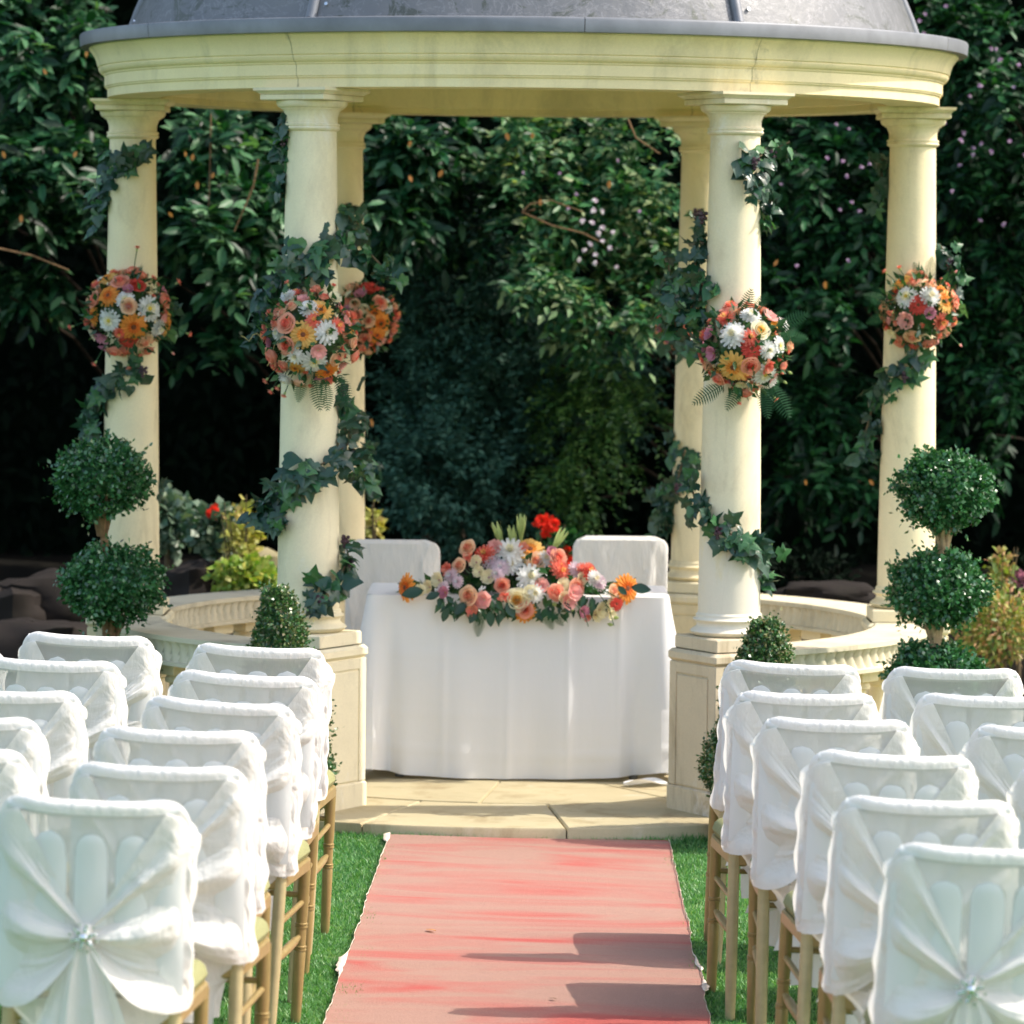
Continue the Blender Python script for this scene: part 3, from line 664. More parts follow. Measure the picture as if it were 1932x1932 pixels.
def stretchers():
    out = []
    def bar(a, b, fancy):
        m = MB(); a = Vector(a); b = Vector(b); pts = []; rad = []
        prof = [(0, .007), (.12, .009), (.2, .012), (.24, .008), (.27, .012), (.5, .0125), (.73, .012), (.76, .008), (.8, .012), (.88, .009), (1, .007)] if fancy else [(0, .008), (1, .008)]
        for t, r in prof: pts.append(a.lerp(b, t)); rad.append(r)
        m.tube(pts, rad, 10); return m.mesh('stretcher', M['gold'])
    for s in (-1, 1): out.append(bar((s * .194, .38, .240), (s * .18, -.01, .240), True)); out.append(bar((s * .196, .38, .335), (s * .18, -.006, .335), False))
    out.append(bar((-.198, .387, .355), (.198, .387, .355), False)); return out
STR = stretchers()
def backframe():
    m = MB()
    for s in (-1, 1): m.tube([(s * .18, yb(.46 + .42 * t / 8), .46 + .42 * t / 8) for t in range(9)], .014, 10)
    m.tube([(x / 100, ycv(x / 100, .895), .895 + .012 * (abs(x) / 20) ** 2.5) for x in range(-18, 19, 3)], .013, 10)
    return m.mesh('back_frame', M['slat'])
BF = backframe()
SL = []
for k in range(5):
    xc = -.174 + .087 * k; m = MB(); w = .035
    def sf(u, v, sg=1):
        t_ = 2 * u - 1; z = .50 + .355 * v; top = .855; r = .034
        ww = w * (math.sqrt(max(0, 1 - ((z - (top - r)) / r) ** 2)) if z > top - r else 1)
        x = (xc + t_ * ww) * (.95 if abs(xc) > .15 else 1)
        bul = .62 * (1 - abs(t_) ** 2.2) * min(1, (top - z) / .02 + .02)
        return (x, ycv(x, z) - .0135 - .020 * smooth01(.84, .55, z) - .0085 * bul, z)
    m.grid(sf, 12, 40); m.grid(lambda u, v: (sf(u, v)[0], ycv(sf(u, v)[0], sf(u, v)[2]) - .002, sf(u, v)[2]), 4, 10)
    SL.append(m.mesh('slat', M['slat']))
COV = [cover_mesh(s) for s in (1.3, 4.7, 8.1, 12.6, 17.2)]; SASH = [sash_mesh(s) for s in (0.4, 1.9, 3.3, 5.1)]; BRO = brooch_mesh()
def make_chair(label, x, y, tilt, yaw, var, group):
    z = lawn_h(x, y); t = thing('guest_chair', label, 'chair', (x, y, z), 0, group)
    t.rotation_euler = (0, tilt, yaw)
    for me in LEG: link('leg', me, t)
    link('seat_frame', SEAT, t); link('cushion', CUSH, t)
    for me in STR: link('stretcher', me, t)
    link('back_frame', BF, t)
    for me in SL: link('slat', me, t)
    link('chair_cover', COV[var % 5], t)
    sm, kp = SASH[(var * 3 + 1) % 4]; s = link('sash', sm, t); link('brooch', BRO, s, loc=kp)
    return t
def chair_ground(pxL, pyL, pxR, pyR, he):
    """ground point under a chair back from the two ends of its top edge"""
    cx, cy = (pxL + pxR) / 2, (pyL + pyR) / 2
    lo, hi = -11.0, -1.0
    for _ in range(50):
        mid = (lo + hi) / 2; p = at(cx, cy, mid); h = p.z - (lawn_h(p.x, mid) + he)
        if h > 0: lo = mid      # nearer gives a higher line of sight
        else: hi = mid
    return at(cx, cy, mid)
GA = 'cloth covered chairs left of the carpet'; GB = 'cloth covered chairs right of the carpet'
chairs = [
 ('white covered chair nearest the viewer at the lower left, brooch on its sash', -10, 1488, 372, 1511, GA, 5, 0),
 ('left aisle chair second from the viewer, just behind the lower left brooch chair', 110, 1430, 500, 1446, GA, 4, 1),
 ('left aisle chair third from the viewer', 168, 1361, 508, 1380, GA, 4, 2),
 ('left aisle chair fourth from the viewer', 268, 1300, 573, 1332, GA, 4, 0),
 ('left aisle chair second from the pavilion', 318, 1253, 612, 1282, GA, 4, 1),
 ('left aisle chair nearest the pavilion, in front of the left cone bush', 350, 1204, 633, 1224, GA, 3, 2),
 ('chair of the far left row below the left ball topiary, second seat from the aisle', 32, 1183, 304, 1201, GA, 3, 1),
 ('chair at the left edge, second behind the far left row seat', -50, 1232, 244, 1248, GA, 3, 0),
 ('chair cut by the left edge, half its back showing between two others', -140, 1290, 160, 1304, GA, 3, 2),
 ('chair at the left edge with only a quarter of its back in view', -228, 1340, 86, 1352, GA, 3, 1),
 ('chair at the left edge directly above the nearest brooch chair, a sliver showing', -280, 1400, 54, 1414, GA, 3, 0),
 ('farthest left chair, only a thin sliver at the edge beside the dark rocks', -266, 1186, 9, 1205, GA, 3, 2),
 ('white covered chair nearest the viewer at the lower right, brooch on its sash', 1664, 1579, 2070, 1602, GB, 4, 2),
 ('right aisle chair second from the viewer, behind the lower right brooch chair', 1578, 1494, 1928, 1508, GB, 3, 0),
 ('right aisle chair third from the viewer', 1513, 1404, 1857, 1430, GB, 3, 1),
 ('right aisle chair fourth from the viewer', 1424, 1347, 1738, 1355, GB, 1, 2),
 ('right aisle chair second from the pavilion', 1368, 1297, 1671, 1309, GB, 2, 0),
 ('right aisle chair nearest the pavilion, in front of the right cone bush', 1358, 1236, 1636, 1256, GB, 3, 1),
 ('chair of the far right row in front of the right ball topiary', 1664, 1252, 1940, 1259, GB, 2, 2),
 ('chair at the right edge behind the far right row seat, back cut by the frame', 1716, 1303, 2022, 1312, GB, 2, 1),
 ('chair at the right edge with its left shoulder and sash showing', 1814, 1361, 2140, 1372, GB, 2, 0),
 ('chair at the right edge of which only a narrow corner shows', 1906, 1434, 2260, 1446, GB, 2, 2)]
for ci, (lab, xl, yl, xr, yr, grp, yaw, var) in enumerate(chairs):
    var = ci * 2 + var
    he = CH + .008; p = chair_ground(xl, yl, xr, yr, he)
    slope = math.atan2((yr - yl), (xr - xl)) - ROLL; p.x -= CH * math.sin(max(-.01, slope * .6))
    off = yb(CH)
    make_chair(lab, p.x, p.y - off, max(-.01, slope * .6), -R(yaw * .3 + (0, 1.8, -1.5, 2.6, -2.2, 0.8)[ci % 6]), var, grp)

# the two chairs behind the table, seen from the front
def back_cover(seed):
    m = MB(); W, H = .198, .895
    def sec(u, v):
        a = 2 * PI * u; z = H * (1 - v) + .03 * v; r = .055; w = W
        if z > H - r: w = W - r + math.sqrt(max(0, r * r - (z - (H - r)) ** 2))
        w += .035 * smooth01(.5, .05, z)
        d = .020 if z > .55 else .020
        if z > H - .02: d = .02 * math.sqrt(max(0, 1 - ((z - H + .02) / .02) ** 2)) + .001
        x = w * sp(math.cos(a), .5); y = sp(math.sin(a), .6) * d + .05 * (H - z) * (1 if math.sin(a) > 0 else 0)
        if math.sin(a) < 0: y -= .055 * smooth01(.5, .2, z) * 1.0
        f = .020 * nz(x * 24 + seed, z * 2.0, seed) * smooth01(H, .65, z) + .006 * nz(x * 50, z * 14, seed)
        return (x + f * .3, y + f, z)
    m.grid(sec, 90, 50, closed=True); return m
for lab, xl, xr, yt, Y, sd_ in (('plain white covered chair behind the left end of the table', 650, 832, 1018, 0.66, 2.1), ('plain white covered chair behind the right end of the table', 1085, 1257, 1011, 0.62, 5.3)):
    p = at((xl + xr) / 2, yt, Y); t = thing('covered_chair', lab, 'chair', (p.x, Y, 0.05), 0, 'covered chairs behind the table')
    mb = back_cover(sd_); k = (p.z - .05) / .895; o = mb.build('chair_cover', M['cover'], t); o.scale = (1, 1, k)
    for me in LEG[:2]: q = link('leg', me, t); q.rotation_euler = (0, 0, 0); q.location = (0, -.40 - .385 + .385, 0); q.scale = (1, -1, 1); q.location = (0, .385 - .02, 0)
    q = link('seat_frame', SEAT, t); q.location = (0, -.02, 0); q.scale = (.92, -.8, 1)

# ------------------------------------------------------------------ flowers
def petal(m, a, r0, r1, w, z0, z1, mi, cup=0.0, tipw=.55):
    ca, sa = math.cos(a), math.sin(a); pts = []
    for t, ww in ((0, w * .35), (.6, w), (1, w * tipw)):
        r = r0 + (r1 - r0) * t; z = z0 + (z1 - z0) * t + cup * t * t
        for s in (-1, 0, 1): pts.append((r * ca - s * ww / 2 * sa, r * sa + s * ww / 2 * ca, z + (.04 * abs(s))))
    m.add(pts, [(0, 1, 4, 3), (1, 2, 5, 4), (3, 4, 7, 6), (4, 5, 8, 7)], mi)
def disc(m, r, z, mi):
    m.lathe([(r, z), (r * .8, z + r * .3), (r * .3, z + r * .42)], 10, mi=mi)
def fl_gerbera(white=False):
    m = MB(); n = 17
    for k in range(n): petal(m, 2 * PI * k / n, .15, 1 + .06 * math.sin(k * 5), .30, .0, .02 + .05 * math.sin(k * 3), 0, -.10)
    for k in range(n): petal(m, 2 * PI * (k + .5) / n, .15, .84, .26, .07, .12, 0, -.05)
    for k in range(12): petal(m, 2 * PI * k / 12, .1, .42, .16, .12, .22, 1)
    disc(m, .20, .12, 2); return m
def fl_rose():
    m = MB()
    for ring, (n, r, zt, op) in enumerate(((5, .98, .35, .25), (5, .80, .55, .16), (5, .60, .68, .10), (4, .40, .74, .05), (3, .22, .76, .02))):
        for k in range(n):
            a = 2 * PI * (k + ring * .37) / n; pts = []; wd = 2 * PI / n * .72; N_ = 4
            for j, (t, rr, zz) in enumerate(((0, r * .55, -.15), (1, r * .88, zt * .45), (2, r * .9, zt * .85), (3, r * (.92 + op), zt))):
                for i in range(N_ + 1): q = a + wd * (i / N_ - .5) * (1.5 if j else 1); bul = 1 - .10 * abs(i / N_ - .5) * 2; pts.append((rr * bul * math.cos(q), rr * bul * math.sin(q), zz - (.10 * abs(i / N_ - .5) * 2 if j == 3 else 0)))
            m.add(pts, [(j * (N_ + 1) + i, j * (N_ + 1) + i + 1, (j + 1) * (N_ + 1) + i + 1, (j + 1) * (N_ + 1) + i) for j in range(3) for i in range(N_)], 0 if ring < 3 else 1)
    m.lathe([(.5, -.15), (.35, -.3)], 8, mi=0); return m
def fl_mum(n=15, rings=6):
    m = MB()
    for g_ in range(rings):
        e = g_ / (rings - 1); k0 = int(n * (1 - .55 * e))
        for k in range(k0):
            a = 2 * PI * (k + .5 * (g_ % 2)) / k0; r1 = 1.0 - .75 * e; petal(m, a, .10, r1, .30 - .08 * e, .02 + .1 * g_ * .6, .05 + .62 * math.sin(e * PI / 2), 0 if g_ < rings - 1 else 1, 0.06)
    disc(m, .12, .45, 1); return m
def fl_cup():
    m = MB()
    for k in range(5): petal(m, 2 * PI * k / 5, .08, .85, .95, .0, .45, 0, .15, .9)
    for k in range(5): petal(m, 2 * PI * (k + .5) / 5, .06, .55, .6, .1, .5, 0, .15, .8)
    disc(m, .16, .1, 1); return m
def fl_spray():
    m = MB(); random.seed(3)
    for k in range(26):
        a = random.uniform(0, 2 * PI); e = random.uniform(0, 1); petal(m, a, .05, .35 + .6 * (1 - e), .42, .15 + .3 * e, .35 + .45 * e + random.uniform(-.1, .1), 0 if k % 3 else 1, .05, .9)
    m.lathe([(.30, .2), (.22, -.3), (.08, -.6)], 8, mi=2); return m
def fl_bud():
    m = MB(); m.lathe([(.10, -.4), (.32, -.1), (.42, .3), (.30, .75), (.06, 1.1)], 8, mi=0); m.lathe([(.05, -.8), (.14, -.4), (.34, -.1), (.38, .05)], 8, mi=1); return m
def fl_lily():
    m = MB()
    for k in range(6): petal(m, 2 * PI * k / 6, .05, .38 if k % 2 else .30, .36, 0, 1.5, 0, .35, .25)
    return m
def fm(mb, name, *ms): return mb.mesh(name, [M[x] for x in ms], True)
FL = {
 'gerbera_orange': ('gerbera', fm(fl_gerbera(), 'gerbera', 'p_orange', 'p_orange_in', 'disc_brown'), .052),
 'gerbera_yellow': ('gerbera', fm(fl_gerbera(), 'gerbera', 'p_yellow', 'p_orange', 'disc_brown'), .054),
 'gerbera_red': ('gerbera', fm(fl_gerbera(), 'gerbera', 'p_red', 'p_red', 'disc_brown'), .044),
 'daisy_white': ('daisy', fm(fl_gerbera(), 'daisy', 'p_white', 'p_cream', 'disc_yellow'), .050),
 'mum_white': ('chrysanthemum', fm(fl_mum(), 'chrysanthemum', 'p_white', 'p_cream'), .046),
 'mum_lilac': ('chrysanthemum', fm(fl_mum(), 'chrysanthemum', 'p_lilac', 'p_white'), .036),
 'mum_coral': ('chrysanthemum', fm(fl_mum(13, 5), 'chrysanthemum', 'p_coral', 'p_yellow'), .034),
 'rose_peach': ('rose', fm(fl_rose(), 'rose', 'p_peach', 'p_salmon'), .034),
 'rose_coral': ('rose', fm(fl_rose(), 'rose', 'p_salmon', 'p_coral'), .034),
 'rose_cream': ('rose', fm(fl_rose(), 'rose', 'p_cream', 'p_yellow'), .036),
 'rose_red': ('rose', fm(fl_rose(), 'rose', 'p_red', 'p_red'), .034),
 'cup_mauve': ('lisianthus', fm(fl_cup(), 'lisianthus', 'p_mauve', 'disc_yellow'), .032),
 'cup_pink': ('lisianthus', fm(fl_cup(), 'lisianthus', 'p_pink', 'p_cream'), .034),
 'cup_cream': ('lisianthus', fm(fl_cup(), 'lisianthus', 'p_cream', 'p_mauve'), .032),
 'spray_salmon': ('carnation', fm(fl_spray(), 'carnation', 'p_salmon', 'p_coral', 'p_bud'), .022),
 'spray_coral': ('carnation', fm(fl_spray(), 'carnation', 'p_coral', 'p_salmon', 'p_bud'), .022),
 'bud_green': ('flower_bud', fm(fl_bud(), 'flower_bud', 'p_bud', 'p_bud'), .016),
 'bud_pink': ('flower_bud', fm(fl_bud(), 'flower_bud', 'p_pink', 'p_bud'), .015),
 'lily': ('lily', fm(fl_lily(), 'lily', 'p_bud', 'p_cream'), .034),
 'geranium': ('geranium_flower', fm(fl_spray(), 'geranium_flower', 'p_scarlet', 'p_scarlet', 'p_bud'), .05)}
random.seed(21)
def place_flower(kind, parent, p, d, s=1.0):
    name, me, r = FL[kind]; q = Vector(d).normalized().to_track_quat('Z', 'Y') @ Matrix.Rotation(random.uniform(0, 2 * PI), 3, 'Z').to_quaternion()
    o = link(name, me, parent, loc=p); o.rotation_mode = 'QUATERNION'; o.rotation_quaternion = q; o.scale = (r * s,) * 3; return o
def fern_mesh():
    m = MB(); n = 13
    for k in range(n):
        t = k / n; y = t * 1.0; L = .30 * math.sin(PI * (t * .85 + .15)) ** .8; z = -.25 * t * t
        for s in (-1, 1):
            m.add([(0, y - .010, z), (s * L * .55, y + .020, z - .01), (s * L, y + .085, z - .05), (s * L * .45, y + .062, z - .01), (0, y + .030, z)], [(0, 1, 2, 3, 4)] if s > 0 else [(4, 3, 2, 1, 0)])
    m.tube([(0, 0, 0), (0, .5, -.06), (0, 1.04, -.27)], [.014, .01, .004], 5); return m.mesh('fern_frond', M['fern'])
FERN = fern_mesh()
def orient(o, d, nrm, s):
    d = Vector(d).normalized(); nrm = Vector(nrm); x = d.cross(nrm)
    if x.length < 1e-3: x = d.cross(Vector((0.3, 0.5, 0.8)))
    x.normalize(); z = x.cross(d)
    o.rotation_mode = 'QUATERNION'; o.rotation_quaternion = Matrix(((x.x, d.x, z.x), (x.y, d.y, z.y), (x.z, d.z, z.z))).to_quaternion(); o.scale = (s,) * 3
def fern(parent, p, d, s, nrm=(0, -1, .3)): o = link('fern_frond', FERN, parent, loc=p); orient(o, d, nrm, s); return o
def ivy_mesh(v):
    base = [(0, 0), (.20, -.14), (.42, -.02), (.50, .14), (.36, .26), (.62, .46), (.40, .50), (.24, .56), (.14, .80), (0, 1.05)]
    if v == 1: base = [(0, 0), (.24, -.10), (.46, .08), (.52, .28), (.42, .48), (.30, .66), (.16, .84), (.08, .94), (.04, .99), (0, 1.04)]
    if v == 2: base = [(0, 0), (.16, -.18), (.34, -.16), (.62, .05), (.34, .20), (.52, .56), (.30, .50), (.20, .52), (.16, .74), (0, 1.1)]
    rng_ = base + [(-x, y) for x, y in reversed(base[1:-1])]
    zf = lambda x, y: -.28 * x * x - .16 * (y - .35) ** 2 + .05 * math.sin(y * 9 + x * 7) + .06 * abs(x)
    pts = [(0, .34, .02)] + [(x, y, zf(x, y)) for x, y in rng_]; mid = [(x * .55, .34 + (y - .34) * .55, zf(x * .55, y * .6) + .035) for x, y in rng_]
    n = len(rng_); pts += mid; m = MB(); fs = []
    for i in range(n): j = (i + 1) % n; fs.append((0, 1 + n + i, 1 + n + j)); fs.append((1 + n + i, 1 + i, 1 + j, 1 + n + j))
    m.add(pts, fs); return m
IVY = [[ivy_mesh(v).mesh('ivy_leaf', M['ivy'][c]) for c in range(3)] for v in range(3)]
def oblong_mesh():
    m = MB(); pts = []; n = 6
    for i in range(n + 1):
        t = i / n; w = .26 * math.sin(PI * t) ** .8; z = -.18 * t * t
        for s in (-1, 0, 1): pts.append((s * w, t, z + .05 * abs(s)))
    m.add(pts, [(i * 3 + k, i * 3 + k + 1, i * 3 + k + 4, i * 3 + k + 3) for i in range(n) for k in range(2)]); return m.mesh('leaf', M['ivy'][0])
OBL = oblong_mesh()
berry = MB()
for k in range(12):
    a, b = random.uniform(0, 2 * PI), random.uniform(0, 1); c = Vector((math.cos(a) * .02 * b, math.sin(a) * .02 * b, random.uniform(-.02, .02)))
    berry.tube([c + Vector((0, 0, -.007)), c + Vector((0, 0, -.003)), c + Vector((0, 0, .004)), c + Vector((0, 0, .007))], [.003, .007, .007, .002], 7)
BERRY = berry.mesh('berry_cluster', M['berry'])

# garland: path given as (photo x, photo y, side, spread, leaves per step); side +1 in front of the shaft, -1 behind it, 0 beside it
def garland(key, label, segs, lat_bias=0):
    cx, cy = CPOS[key]; root = thing('ivy_garland', label, 'garland', (cx, cy, 0), 0, 'ivy garlands wound round the columns')
    stem = MB(); cnt = 0
    for path in segs:
        pts3 = []
        for px, py, side, spr, cnt_ in path:
            p = at(px, py, cy); r = shaft_r(p.z) + .028; dx = p.x - cx
            if abs(dx) < r: dy = -side * math.sqrt(r * r - dx * dx) if side else 0
            else: dy = -side * .03
            pts3.append((Vector((dx, dy, p.z)), spr, cnt_))
        stem.tube([q[0] for q in pts3], .004, 5)
        for i in range(len(pts3) - 1):
            (p0, s0, c0), (p1, s1, _) = pts3[i], pts3[i + 1]
            for k in range(c0):
                t = random.random(); p = p0.lerp(p1, t); spr = s0 + (s1 - s0) * t
                q = p + Vector((random.gauss(0, spr * .55), random.gauss(0, spr * .3) - .01, random.gauss(0, spr * .6)))
                rr = math.hypot(q.x, q.y); rm = shaft_r(q.z) + .012
                if rr < rm: q.x *= rm / rr; q.y *= rm / rr
                out = Vector((q.x, q.y - .03, 0)).normalized(); d = Vector((random.gauss(0, .7), random.gauss(0, .3), random.gauss(-.55, .6))) + out * .25
                nrm = out + Vector((random.gauss(0, .35), -.35 + random.gauss(0, .35), random.gauss(.25, .35)))
                sc = random.uniform(.040, .078); mc = random.choices((0, 1, 2), (6, 2, 3))[0]
                o = link('ivy_leaf', IVY[random.randrange(3)][mc], root, loc=q); orient(o, d, nrm, sc); cnt += 1
            if random.random() < .16: link('berry_cluster', BERRY, root, loc=p0 + Vector((0, -.03, -.02)))
    stem.build('stem', M['stem'], root)
    return root
garland('FL', 'ivy garland spiralling round the left front column from capital to base', [
 [(548, 232, 0, .03, 9), (535, 262, 0, .045, 10), (545, 292, 0, .03, 5), (530, 345, 0, .018, 3), (528, 380, -1, .015, 2)],
 [(662, 392, 0, .03, 8), (655, 430, 0, .05, 16), (640, 462, 1, .055, 24), (590, 490, 1, .06, 26), (535, 512, 1, .055, 20), (506, 570, 0, .05, 12), (490, 620, 0, .03, 5), (480, 650, 0, .02, 2)],
 [(690, 470, 0, .05, 10), (730, 512, 0, .04, 8), (762, 510, 0, .02, 3)],
 [(648, 725, 0, .03, 6), (645, 760, 0, .045, 9), (655, 800, 0, .055, 14), (670, 860, 0, .055, 14), (685, 910, 0, .03, 6)],
 [(660, 835, 1, .045, 12), (615, 870, 1, .05, 18), (560, 900, 1, .055, 20), (520, 940, 0, .055, 16), (500, 975, 0, .05, 12), (535, 985, 1, .03, 5)],
 [(650, 1010, 0, .02, 3), (658, 1055, 0, .04, 7), (640, 1090, 1, .045, 8), (605, 1118, 1, .05, 10), (590, 1135, 1, .03, 2)]])
garland('FR', 'ivy garland round the right front column, thick near its foot', [
 [(1490, 268, 0, .02, 4), (1455, 285, 0, .045, 14), (1420, 300, 1, .045, 12), (1408, 345, 1, .04, 8), (1432, 372, 0, .035, 6), (1455, 395, 0, .035, 5), (1432, 430, 0, .015, 1)],
 [(1325, 400, -1, .03, 5), (1318, 450, -1, .03, 6), (1312, 500, 0, .06, 14), (1325, 540, 1, .07, 20), (1300, 590, 0, .065, 20), (1325, 640, 1, .05, 10)],
 [(1262, 500, 0, .06, 12), (1265, 560, 0, .06, 12), (1280, 640, 0, .04, 7)],
 [(1300, 900, 0, .04, 8), (1312, 950, 1, .045, 11), (1350, 990, 1, .05, 18), (1400, 1015, 1, .05, 16), (1440, 1035, 0, .04, 9), (1422, 1080, 0, .02, 4), (1424, 1110, 0, .01, 1)],
 [(1434, 700, 0, .02, 4), (1436, 740, 0, .02, 2)]])
garland('SL', 'ivy garland on the far left column, above and below its flower ball', [
 [(275, 280, 1, .035, 9), (240, 300, 1, .05, 14), (205, 320, 0, .05, 12), (200, 365, 0, .045, 9), (185, 400, 0, .02, 3), (178, 430, 0, .015, 1)],
 [(275, 690, 1, .05, 14), (215, 715, 1, .05, 12), (192, 745, 0, .05, 14), (165, 790, 0, .045, 10), (160, 820, 0, .03, 3)],
 [(322, 560, 0, .03, 5), (318, 640, 0, .03, 5)],
 [(294, 900, 0, .02, 4), (302, 950, 0, .015, 1)]])
garland('SR', 'ivy garland on the far right column, trailing below its flower ball', [
 [(1668, 300, -1, .04, 8), (1663, 350, -1, .04, 6), (1660, 400, -1, .02, 3)],
 [(1772, 460, 0, .03, 5), (1790, 490, 0, .045, 12), (1800, 520, 0, .04, 8), (1805, 560, 0, .03, 4)],
 [(1745, 670, 1, .045, 12), (1700, 700, 1, .05, 14), (1670, 725, 0, .05, 12), (1645, 770, 0, .03, 6), (1632, 820, 0, .035, 9), (1640, 870, 0, .03, 3)]])
garland('BR', 'ivy garland hanging on the rear right column behind the front one', [
 [(1305, 800, -1, .04, 9), (1290, 850, 1, .045, 13), (1275, 910, 1, .05, 16), (1258, 960, 0, .06, 16), (1245, 990, 0, .05, 8), (1265, 930, 0, .04, 4)],
 [(1310, 395, 1, .03, 5), (1318, 430, 1, .03, 3)]])
garland('BL', 'ivy garland on the rear left column beside the front one', [
 [(655, 385, 1, .035, 7), (668, 420, 1, .05, 12), (690, 455, 0, .05, 10)],
 [(665, 760, 1, .04, 6), (680, 850, 0, .05, 9), (700, 900, 0, .04, 6), (695, 935, 0, .03, 3)],
 [(650, 1020, 1, .03, 3), (660, 1060, 1, .04, 5), (665, 1110, 1, .03, 2)]])

# flower balls tied to the columns
MIX = ['rose_coral', 'rose_peach', 'spray_salmon', 'spray_coral', 'mum_coral', 'rose_coral', 'cup_pink', 'mum_coral', 'gerbera_yellow', 'spray_salmon', 'mum_white', 'spray_coral', 'mum_coral', 'cup_cream', 'rose_peach', 'cup_mauve', 'spray_salmon', 'spray_coral']
def foliage_ball(c, r, n, size, mat):
    D = sph(n); P = c + D * r * rng.uniform(.6, 1.0, (n, 1)); d = norm(D + .7 * sph(n)); nn = norm(D * .6 + sph(n))
    V, F = leaves_np(P, d, nn, rng.uniform(.6, 1.2, n) * size); return V, F
def flower_ball(key, label, px, py, rpx, dy, mix, special=(), n=44, stems=()):
    cx, cy = CPOS[key]; c = at(px, py, cy + dy); sc = (cy + dy - CAM.y) / FPX; r = rpx * sc
    root = thing('flower_ball', label, 'flowers', c, 0, 'flower balls tied to the columns')
    V, F = foliage_ball(np.zeros(3), r * .98, 380, .045, None)
    o = link('foliage', npmesh('foliage', V, F, M['filler']), root); o['kind'] = 'stuff'
    m = MB(); m.lathe([(r * .62 * math.sin(PI * (i + .5) / 10), -r * .62 * math.cos(PI * (i + .5) / 10)) for i in range(10)], 16); m.build('foam_ball', M['filler'], root)
    used = []
    for kind, fx, fy, s in special:
        q = math.sqrt(max(0, 1 - fx * fx - fy * fy)); d = Vector((fx, -max(q, .15), -fy)).normalized()
        place_flower(kind, root, d * r * .84, d, s); used.append(d)
    ga = PI * (3 - math.sqrt(5)); k = 0
    N_ = int(n * 3.2)
    for i in range(N_):
        z = 1 - 2 * (i + .5) / N_; rr = math.sqrt(1 - z * z); a = i * ga
        d = Vector((rr * math.cos(a), rr * math.sin(a), z))
        if d.y > .25: continue
        if any((d - u).length < .38 for u in used): continue
        kind = mix[k % len(mix)]; k += 1; dd = (d + Vector([random.gauss(0, .08) for _ in range(3)])).normalized()
        place_flower(kind, root, d * r * random.uniform(.70, .95), dd, random.uniform(.68, 1.02))
    for fx, fy, kind in stems:
        p1 = Vector((fx * r, -.02, -fy * r)); p0 = p1 * .55; mm = MB(); mm.tube([p0, (p0 + p1) / 2 + Vector((0, -.01, .006)), p1], .0018, 5); mm.build('flower_stem', M['fern'], root)
        place_flower(kind, root, p1, p1 - p0 * .2, .8)
    return root, r
def ferns(root, r, lst):
    for fx, fy, ang, s in lst: fern(root, Vector((fx * r, -.05, -fy * r)), (math.cos(R(ang)), -.15, math.sin(R(ang))), s)
b, r = flower_ball('FL', 'round ball of orange, coral and white flowers on the left front column', 587, 634, 97, -.14,
 MIX, [('gerbera_yellow', -.13, -.05, 1.0), ('mum_white', .38, -.10, 1.05), ('rose_coral', -.50, -.28, 1.1), ('mum_white', -.02, -.62, .85), ('gerbera_yellow', .25, -.60, .9), ('daisy_white', .12, .56, 1.0), ('gerbera_orange', .40, .78, .95), ('mum_white', -.30, .42, .8), ('rose_coral', -.50, .20, 1.0), ('rose_coral', -.86, .45, 1.1), ('cup_pink', .20, .30, 1.0), ('mum_coral', .10, -.36, 1.0), ('mum_coral', .62, -.25, 1.0)],
 46, [(-.85, .85, 'spray_coral'), (-.62, .98, 'spray_salmon'), (-.75, 1.05, 'spray_coral'), (-.50, 1.12, 'spray_salmon'), (.42, -.95, 'spray_coral'), (-.45, -1.0, 'spray_salmon')])
ferns(b, r, [(.1, .85, -80, .11), (.55, .75, -70, .11), (-.15, .8, -100, .09), (.3, .9, -85, .10)])
tn = MB(); tn.tube([Vector((-.09 - .015 * i, -.03, .02 + .014 * math.sin(i * 1.9) - .003 * i)) * 1.0 for i in range(12)], .0015, 5); tn.tube([Vector((-.13 - .004 * i, -.03, -.03 - .012 * i + .004 * math.sin(i * 2))) for i in range(8)], .0015, 5); tn.build('tendril', M['tendril'], b)
b, r = flower_ball('BL', 'smaller orange flower ball on the rear left column, half hidden', 688, 600, 66, -.12,
 ['rose_coral', 'rose_peach', 'cup_pink', 'spray_salmon', 'rose_peach', 'cup_cream', 'spray_coral', 'cup_mauve', 'gerbera_orange', 'rose_coral', 'mum_coral'], [('rose_red', .15, -.95, 1.3), ('gerbera_orange', .55, .15, 1.0), ('daisy_white', .75, -.45, .9), ('rose_coral', .50, -.50, 1.0)], 34)
b, r = flower_ball('SL', 'orange and white flower ball on the far left column', 242, 590, 84, -.13,
 MIX + ['cup_mauve', 'rose_coral'], [('gerbera_orange', -.45, -.45, .95), ('daisy_white', -.42, .20, 1.0), ('daisy_white', .62, -.12, 1.1), ('gerbera_orange', .22, .35, 1.15), ('gerbera_red', .12, .72, 1.05), ('rose_peach', .10, -.18, .95), ('rose_coral', -.15, -.78, 1.1), ('daisy_white', .0, -.35, .8), ('rose_red', .28, -.70, 1.0), ('gerbera_orange', -.88, .08, .8), ('rose_peach', .45, .72, 1.0), ('cup_mauve', -.55, .62, 1.0), ('cup_mauve', .06, -.60, .8)], 44,
 [(.20, -1.42, 'spray_coral'), (-1.25, .32, 'spray_coral'), (1.35, .45, 'spray_coral'), (1.10, -.68, 'spray_coral'), (-.72, 1.12, 'spray_salmon'), (.02, 1.18, 'spray_salmon'), (1.0, .88, 'bud_pink')])
